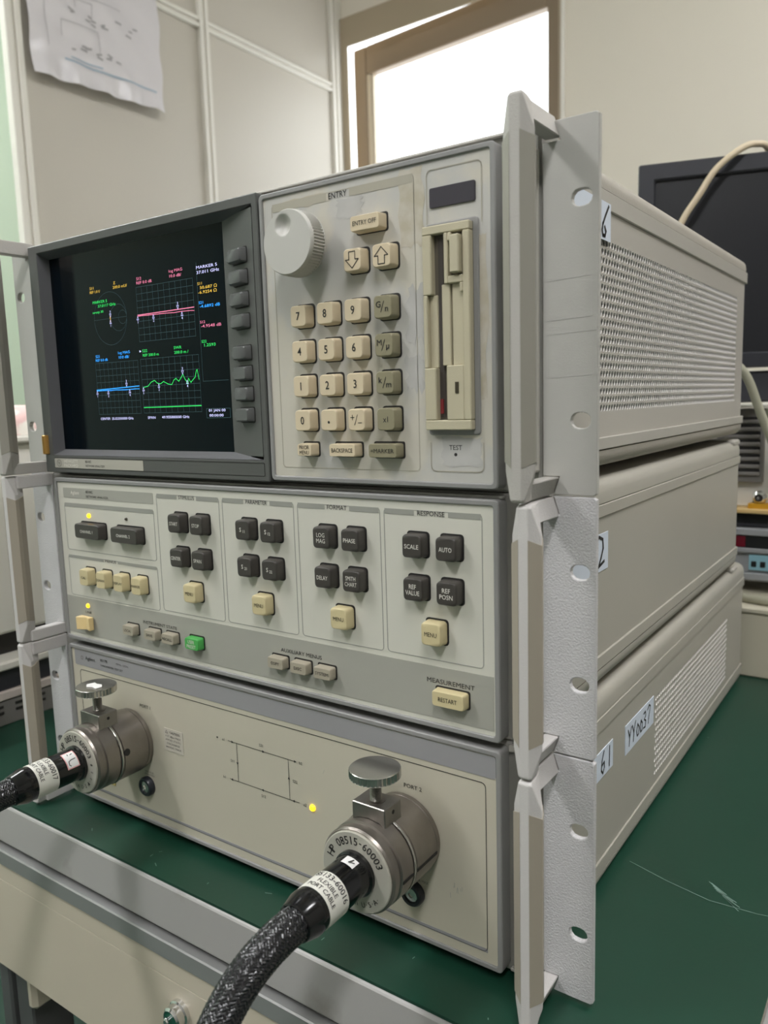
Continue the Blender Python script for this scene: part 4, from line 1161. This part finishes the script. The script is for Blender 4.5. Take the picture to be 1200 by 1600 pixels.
    def on_sleeve(lines, a0, y0, wd, m, par, lift):
        q2 = MB(); rr = SR+lift
        for pts in lines: ribbon(q2, pts, wd, lambda p: (px+rr*math.cos(a0-p[0]/rr), y0+p[1], pz+rr*math.sin(a0-p[0]/rr)))
        return flat(q2, 'handwriting', m, par)
    if sticker == 'paper':
        a1 = math.radians(48)
        p1 = patch((-0.0065, 0.0075, -0.0050, 0.0050), a1, -0.0615, 'sticker_pink', 'pink_sticker')
        patch((-0.0057, 0.0067, -0.0043, 0.0043), a1, -0.0615, 'paper_white', 'sticker_face', 0.0005, p1)
        on_sleeve([[(0.0010, 0.0030), (0.0012, -0.0005), (0.0020, -0.0025), (0.0045, -0.0030), (0.0055, -0.0020)], [(-0.0035, 0.0025), (-0.0030, 0.0010)], [(-0.0042, -0.0008), (-0.0030, -0.0010)]], a1, -0.0615, 0.0006, 'text_black', p1, 0.0007)
    else:
        a1 = math.radians(78)
        p1 = patch((-0.0040, 0.0045, -0.0030, 0.0035), a1, -0.0600, 'paper_white', 'white_sticker')
        on_sleeve([[(0.0030, 0.0005), (0.0002, -0.0010), (0.0015, 0.0022)]], a1, -0.0600, 0.0008, 'text_black', p1, 0.0007)
    # braided hose
    BR = 0.0094
    mbt, fr = tube_path(path, BR-0.0006, 14, 14)
    base = mbt.build('hose', 'braid_base', t, smooth=60)
    # woven strands
    q = MB(); NS = 26
    acc = [0.0]
    for i in range(1, len(fr)): acc.append(acc[-1]+(fr[i][0]-fr[i-1][0]).length)
    maxl = min(acc[-1], 0.30)
    step = 0.0013; pitch = 0.046
    def at(s_):
        i = 0
        lo, hi = 0, len(acc)-1
        while hi-lo > 1:
            md = (lo+hi)//2
            if acc[md] <= s_: lo = md
            else: hi = md
        k = (s_-acc[lo])/max(1e-9, acc[hi]-acc[lo])
        a, b_ = fr[lo], fr[hi]
        return [a[n_].lerp(b_[n_], k) for n_ in range(4)]
    ns = int(maxl/step)
    frs = [at(i*step) for i in range(ns+1)]
    for d_ in (-1, 1):
        for k in range(NS):
            prev = None
            for i in range(ns+1):
                p, tt, a, b_ = frs[i]
                ang = d_*2*PI*(i*step/pitch) + 2*PI*k/NS
                wv = math.sin(2*PI*(i*step/pitch)*NS + (0 if d_ > 0 else PI) + PI*k)
                r_ = BR + 0.00026*wv
                rad = a*math.cos(ang)+b_*math.sin(ang)
                cirv = (-a*math.sin(ang)+b_*math.cos(ang))*d_
                dirv = (tt + cirv*(2*PI*BR/pitch)).normalized()
                side = rad.cross(dirv)
                pc = p+rad*r_
                w_ = 0.00088
                cur = len(q.v)
                q.v += [tuple(pc-side*w_-rad*0.00030), tuple(pc+rad*0.00012), tuple(pc+side*w_-rad*0.00030)]
                if prev is not None:
                    q.f += [(prev, prev+1, cur+1, cur), (prev+1, prev+2, cur+2, cur+1)]
                prev = cur
    me = bpy.data.meshes.new('braid'); me.from_pydata(q.v, [], q.f)
    c0 = recentre(me)
    o = place('braid', me, 'braid_strand', t, c0); o['kind'] = 'stuff'
    return t
port_cable(-0.1275, 0.0720, 'black braided test cable on port 1, left end of the bottom instrument',
           [(-0.1275, -0.1030, 0.0720), (-0.1278, -0.125, 0.0705), (-0.129, -0.155, 0.064), (-0.132, -0.19, 0.045), (-0.136, -0.225, 0.005), (-0.14, -0.25, -0.06), (-0.14, -0.262, -0.16), (-0.13, -0.262, -0.30)], '60017', 'paper')
port_cable(0.1405, 0.0725, 'black braided test cable on port 2, nearest the camera',
           [(0.1405, -0.1030, 0.0725), (0.1404, -0.122, 0.0712), (0.1398, -0.140, 0.0655), (0.1385, -0.156, 0.0530), (0.1370, -0.168, 0.0330), (0.1355, -0.176, 0.003), (0.134, -0.180, -0.05), (0.133, -0.182, -0.15), (0.13, -0.18, -0.30)], '60016', 'arrow')

# ================================================================== BACKGROUND, right of the stack
MB_ = MB
t = thing('equipment_riser', (0.2, 0.75, ZT), 'beige box standing on the mat behind the instruments', 'box')
MB().box(-0.15, 0.60, 0.622, 0.92, ZT, 0.0745).build('body', 'riser_beige', t, bevel=0.002)
MB().box(-0.152, 0.602, 0.619, 0.922, 0.0748, 0.0815).build('lid', 'riser_beige', t, bevel=0.0015)
t = thing('bench_supply', (0.3, 0.8, 0.0815), 'grey bench instrument with dark display on the beige box', 'instrument')
MB().box(0.12, 0.52, 0.700, 0.90, 0.0960, 0.1650).build('case', 'case_grey', t, bevel=0.003)
MB().box(0.12, 0.52, 0.694, 0.701, 0.0990, 0.1080).build('lower_bezel', 'case_grey', t, bevel=0.001)
MB().box(0.12, 0.52, 0.694, 0.701, 0.1340, 0.1400).box(0.12, 0.52, 0.694, 0.701, 0.1565, 0.1650).build('upper_bezel', 'case_grey', t, bevel=0.001)
MB().box(0.15, 0.50, 0.6975, 0.7005, 0.1400, 0.1565).build('display', 'shelf_black', t)
MB().box(0.195, 0.2065, 0.6970, 0.6985, 0.1412, 0.1550).build('red_digit', 'display_red', t)
MB().box(0.2115, 0.40, 0.6965, 0.7005, 0.1120, 0.1315).build('button_strip', 'button_blue', t)
for k in range(6): MB().box(0.2145+0.0105*k, 0.2205+0.0105*k, 0.6945, 0.697, 0.1165, 0.1235).build('button', 'shelf_black', t, bevel=0.0006)
for x in (0.15, 0.49):
    MB().box(x-0.012, x+0.012, 0.705, 0.73, 0.0815, 0.0965).build('foot', 'shelf_black', t)
t = thing('black_module', (0.3, 0.8, 0.165), 'flat black module on top of the grey bench instrument', 'module')
MB().box(0.13, 0.51, 0.712, 0.90, 0.1655, 0.1835).build('case', 'shelf_black', t, bevel=0.001)
MB().box(0.13, 0.51, 0.708, 0.712, 0.1665, 0.1700).build('front_lip', 'case_dark', t)
t = thing('open_chassis', (0.3, 0.8, 0.184), 'white equipment chassis with grey louvred grille behind the instruments', 'chassis')
MB().box(0.10, 0.52, 0.700, 0.92, 0.1840, 0.1895).build('base_board', 'board_orange', t, bevel=0.001)
MB().box(0.10, 0.52, 0.722, 0.92, 0.1895, 0.3190).build('body', 'case_white', t, bevel=0.002)
MB().box(0.10, 0.52, 0.700, 0.722, 0.3190, 0.3235).build('top_flange', 'case_white', t, bevel=0.001)
gr = MB().box(0.165, 0.2215, 0.712, 0.722, 0.2230, 0.3170).build('grille', 'grille_grey', t, bevel=0.001)
for k in range(8): MB().box(0.170, 0.2175, 0.7085, 0.713, 0.2315+0.0095*k, 0.2365+0.0095*k).build('louvre', 'grille_grey', gr, bevel=0.0012)
for k in range(8): MB().box(0.170, 0.2175, 0.7105, 0.7125, 0.2367+0.0095*k, 0.2400+0.0095*k).build('louvre_gap', 'hole_dark', gr)
cn = MB().lathe([(0.0085, 0.0), (0.0085, -0.004), (0.0072, -0.005), (0.0072, -0.012), (0.0050, -0.014), (0.0022, -0.014), (0.0020, -0.008)], (0.2185, 0.722, 0.2035), 'y', 22).build('connector', 'chrome', t, smooth=40)
MB().box(0.206, 0.231, 0.7085, 0.722, 0.1896, 0.1960).build('yellow_mount', 'led_off', t)
bpy.context.view_layer.update()
t.children[-1].data.materials.clear(); mat('amber_block', (214, 160, 40), 0.4); t.children[-1].data.materials.append(MATS['amber_block'])
MB().lathe([(0.012, 0), (0.012, -0.006), (0.009, -0.010)], (0.252, 0.722, 0.212), 'y', 22).build('terminal_knob', 'case_white', t, smooth=40)

# black monitor
mon = bpy.data.objects.new('monitor', None); COL.objects.link(mon)
ang = math.radians(17.5)
ml = Vector((0.050, 0.738, 0.0)); mdir = Vector((math.cos(ang), math.sin(ang), 0))
mc = ml + mdir*0.24
mon.location = (mc.x+0.02, mc.y+0.06, 0.3236); mon.rotation_euler = (0, 0, ang)
WLOC[mon] = Vector((0, 0, 0))
finish(mon, 'black computer monitor, switched off, behind the instruments', 'monitor')
off = mon.matrix_world
mo_ = Vector((0.02*math.cos(ang)+0.06*math.sin(ang), -0.02*math.sin(ang)+0.06*math.cos(ang), 0))
def mloc(x, y, z): return (x-0.24-mo_.x, y-mo_.y, z-0.3236)
def mbox(x0, x1, y0, y1, z0, z1):
    a = mloc(x0, y0, z0); b_ = mloc(x1, y1, z1)
    return MB().box(a[0], b_[0], a[1], b_[1], a[2], b_[2])
mbox(0.0, 0.48, 0.010, 0.040, 0.371, 0.6455).build('housing', 'monitor_black', mon, bevel=0.004)
r_ = MB().ring([(mloc(*p)[0], mloc(*p)[2]) for p in ((0, 0, 0.371), (0.48, 0, 0.371), (0.48, 0, 0.6455), (0, 0, 0.6455))],
               [(mloc(*p)[0], mloc(*p)[2]) for p in ((0.022, 0, 0.391), (0.458, 0, 0.391), (0.458, 0, 0.6235), (0.022, 0, 0.6235))], mloc(0, 0, 0)[1], mloc(0, 0.011, 0)[1])
r_.build('bezel', 'monitor_black', mon, bevel=0.002)
mbox(0.020, 0.460, 0.006, 0.011, 0.389, 0.6255).build('screen', 'monitor_screen', mon)
mbox(0.20, 0.28, 0.040, 0.060, 0.335, 0.46).build('neck', 'monitor_black', mon, bevel=0.003)
mbox(0.08, 0.40, 0.012, 0.150, 0.3238, 0.366).build('base', 'monitor_black', mon, bevel=0.003)
# cords
def cord(name, pts, r, m, label):
    mb_, _ = tube_path(pts, r, 10, 8)
    o = mb_.build(name, m, None, smooth=60)
    finish(o, label, 'cord'); return o
cord('cord', [(0.205, 0.900, 0.45), (0.200, 0.865, 0.60), (0.196, 0.825, 0.655), (0.186, 0.790, 0.658), (0.172, 0.764, 0.648), (0.148, 0.744, 0.624), (0.129, 0.735, 0.592), (0.111, 0.728, 0.562), (0.085, 0.715, 0.50), (0.06, 0.70, 0.42), (0.05, 0.69, 0.33), (0.06, 0.675, 0.24), (0.09, 0.66, 0.12), (0.10, 0.66, 0.0865)], 0.0042, 'cord_tan', 'tan cord draped over the top of the black monitor')
cord('cord', [(0.150, 0.650, 0.44), (0.180, 0.662, 0.39), (0.206, 0.668, 0.358), (0.222, 0.672, 0.315), (0.240, 0.674, 0.270), (0.262, 0.676, 0.215), (0.29, 0.672, 0.14), (0.31, 0.66, 0.0865)], 0.0052, 'cord_grey', 'thick grey-green cord hanging slanted in front of the white chassis')
cord('cord', [(0.150, 0.672, 0.0870), (0.190, 0.664, 0.0872), (0.212, 0.650, 0.0868), (0.235, 0.641, 0.0866), (0.262, 0.640, 0.0866), (0.30, 0.650, 0.0866), (0.36, 0.665, 0.0866)], 0.0052, 'cord_grey', 'grey cord lying curved along the beige box edge')

# ================================================================== BACKGROUND, left of the stack
t = thing('slotted_instrument', (-0.53, 0.15, ZT), 'low grey instrument with dark front left of the stack', 'instrument')
MB().box(-0.66, -0.432, -0.02, 0.36, ZT, 0.0235).build('base', 'grille_grey', t, bevel=0.001)
for y in (0.02, 0.07, 0.12, 0.17):
    for z in (0.010, 0.017): MB().box(-0.4325, -0.4312, y, y+0.036, z-0.0018, z+0.0012).build('vent_slot', 'chassis_dark', t)
MB().box(-0.66, -0.430, -0.02, 0.36, 0.0238, 0.0335).build('trim_band', 'trim_rose', t, bevel=0.001)
MB().box(-0.66, -0.434, -0.02, 0.36, 0.0337, 0.0570).build('dark_front', 'case_dark', t, bevel=0.001)
MB().box(-0.66, -0.428, -0.02, 0.36, 0.0572, 0.0670).build('top_lid', 'case_white', t, bevel=0.002)
t = thing('white_cabinet', (-0.55, 0.16, 0.067), 'tall white case stacked on the low grey instrument', 'cabinet')
MB().box(-0.66, -0.440, 0.0, 0.36, 0.0950, 0.3060).build('body', 'case_white', t, bevel=0.003)
MB().box(-0.66, -0.430, -0.005, 0.365, 0.3062, 0.3140).build('lid', 'case_white', t, bevel=0.002)
MB().box(-0.64, -0.46, 0.01, 0.35, 0.0671, 0.0950).build('plinth', 'chassis_dark', t)
q = MB()
n = 10
loops = []
for i in range(n+1):
    y = 0.02+0.30*i/n
    h = 0.030+0.004*math.sin(i*1.7)
    loops.append([(-0.64, y, 0.3142), (-0.440+0.003*math.sin(i*2.1), y, 0.3142), (-0.444+0.003*math.sin(i), y, 0.3142+h*0.6), (-0.47, y, 0.3142+h), (-0.55, y, 0.3142+h*1.05), (-0.63, y, 0.3142+h)])
o = q.loft(loops).build('folded_cloth', 'cloth_pink', None, smooth=50)
finish(o, 'folded pink and white cloth lying on the tall white case', 'cloth')
o = MB().box(-0.425, -0.392, -0.035, 0.020, ZT, 0.062).build('plastic_bin', 'blue_plastic', None, bevel=0.004)
finish(o, 'small blue plastic box on the mat at the far left', 'box')
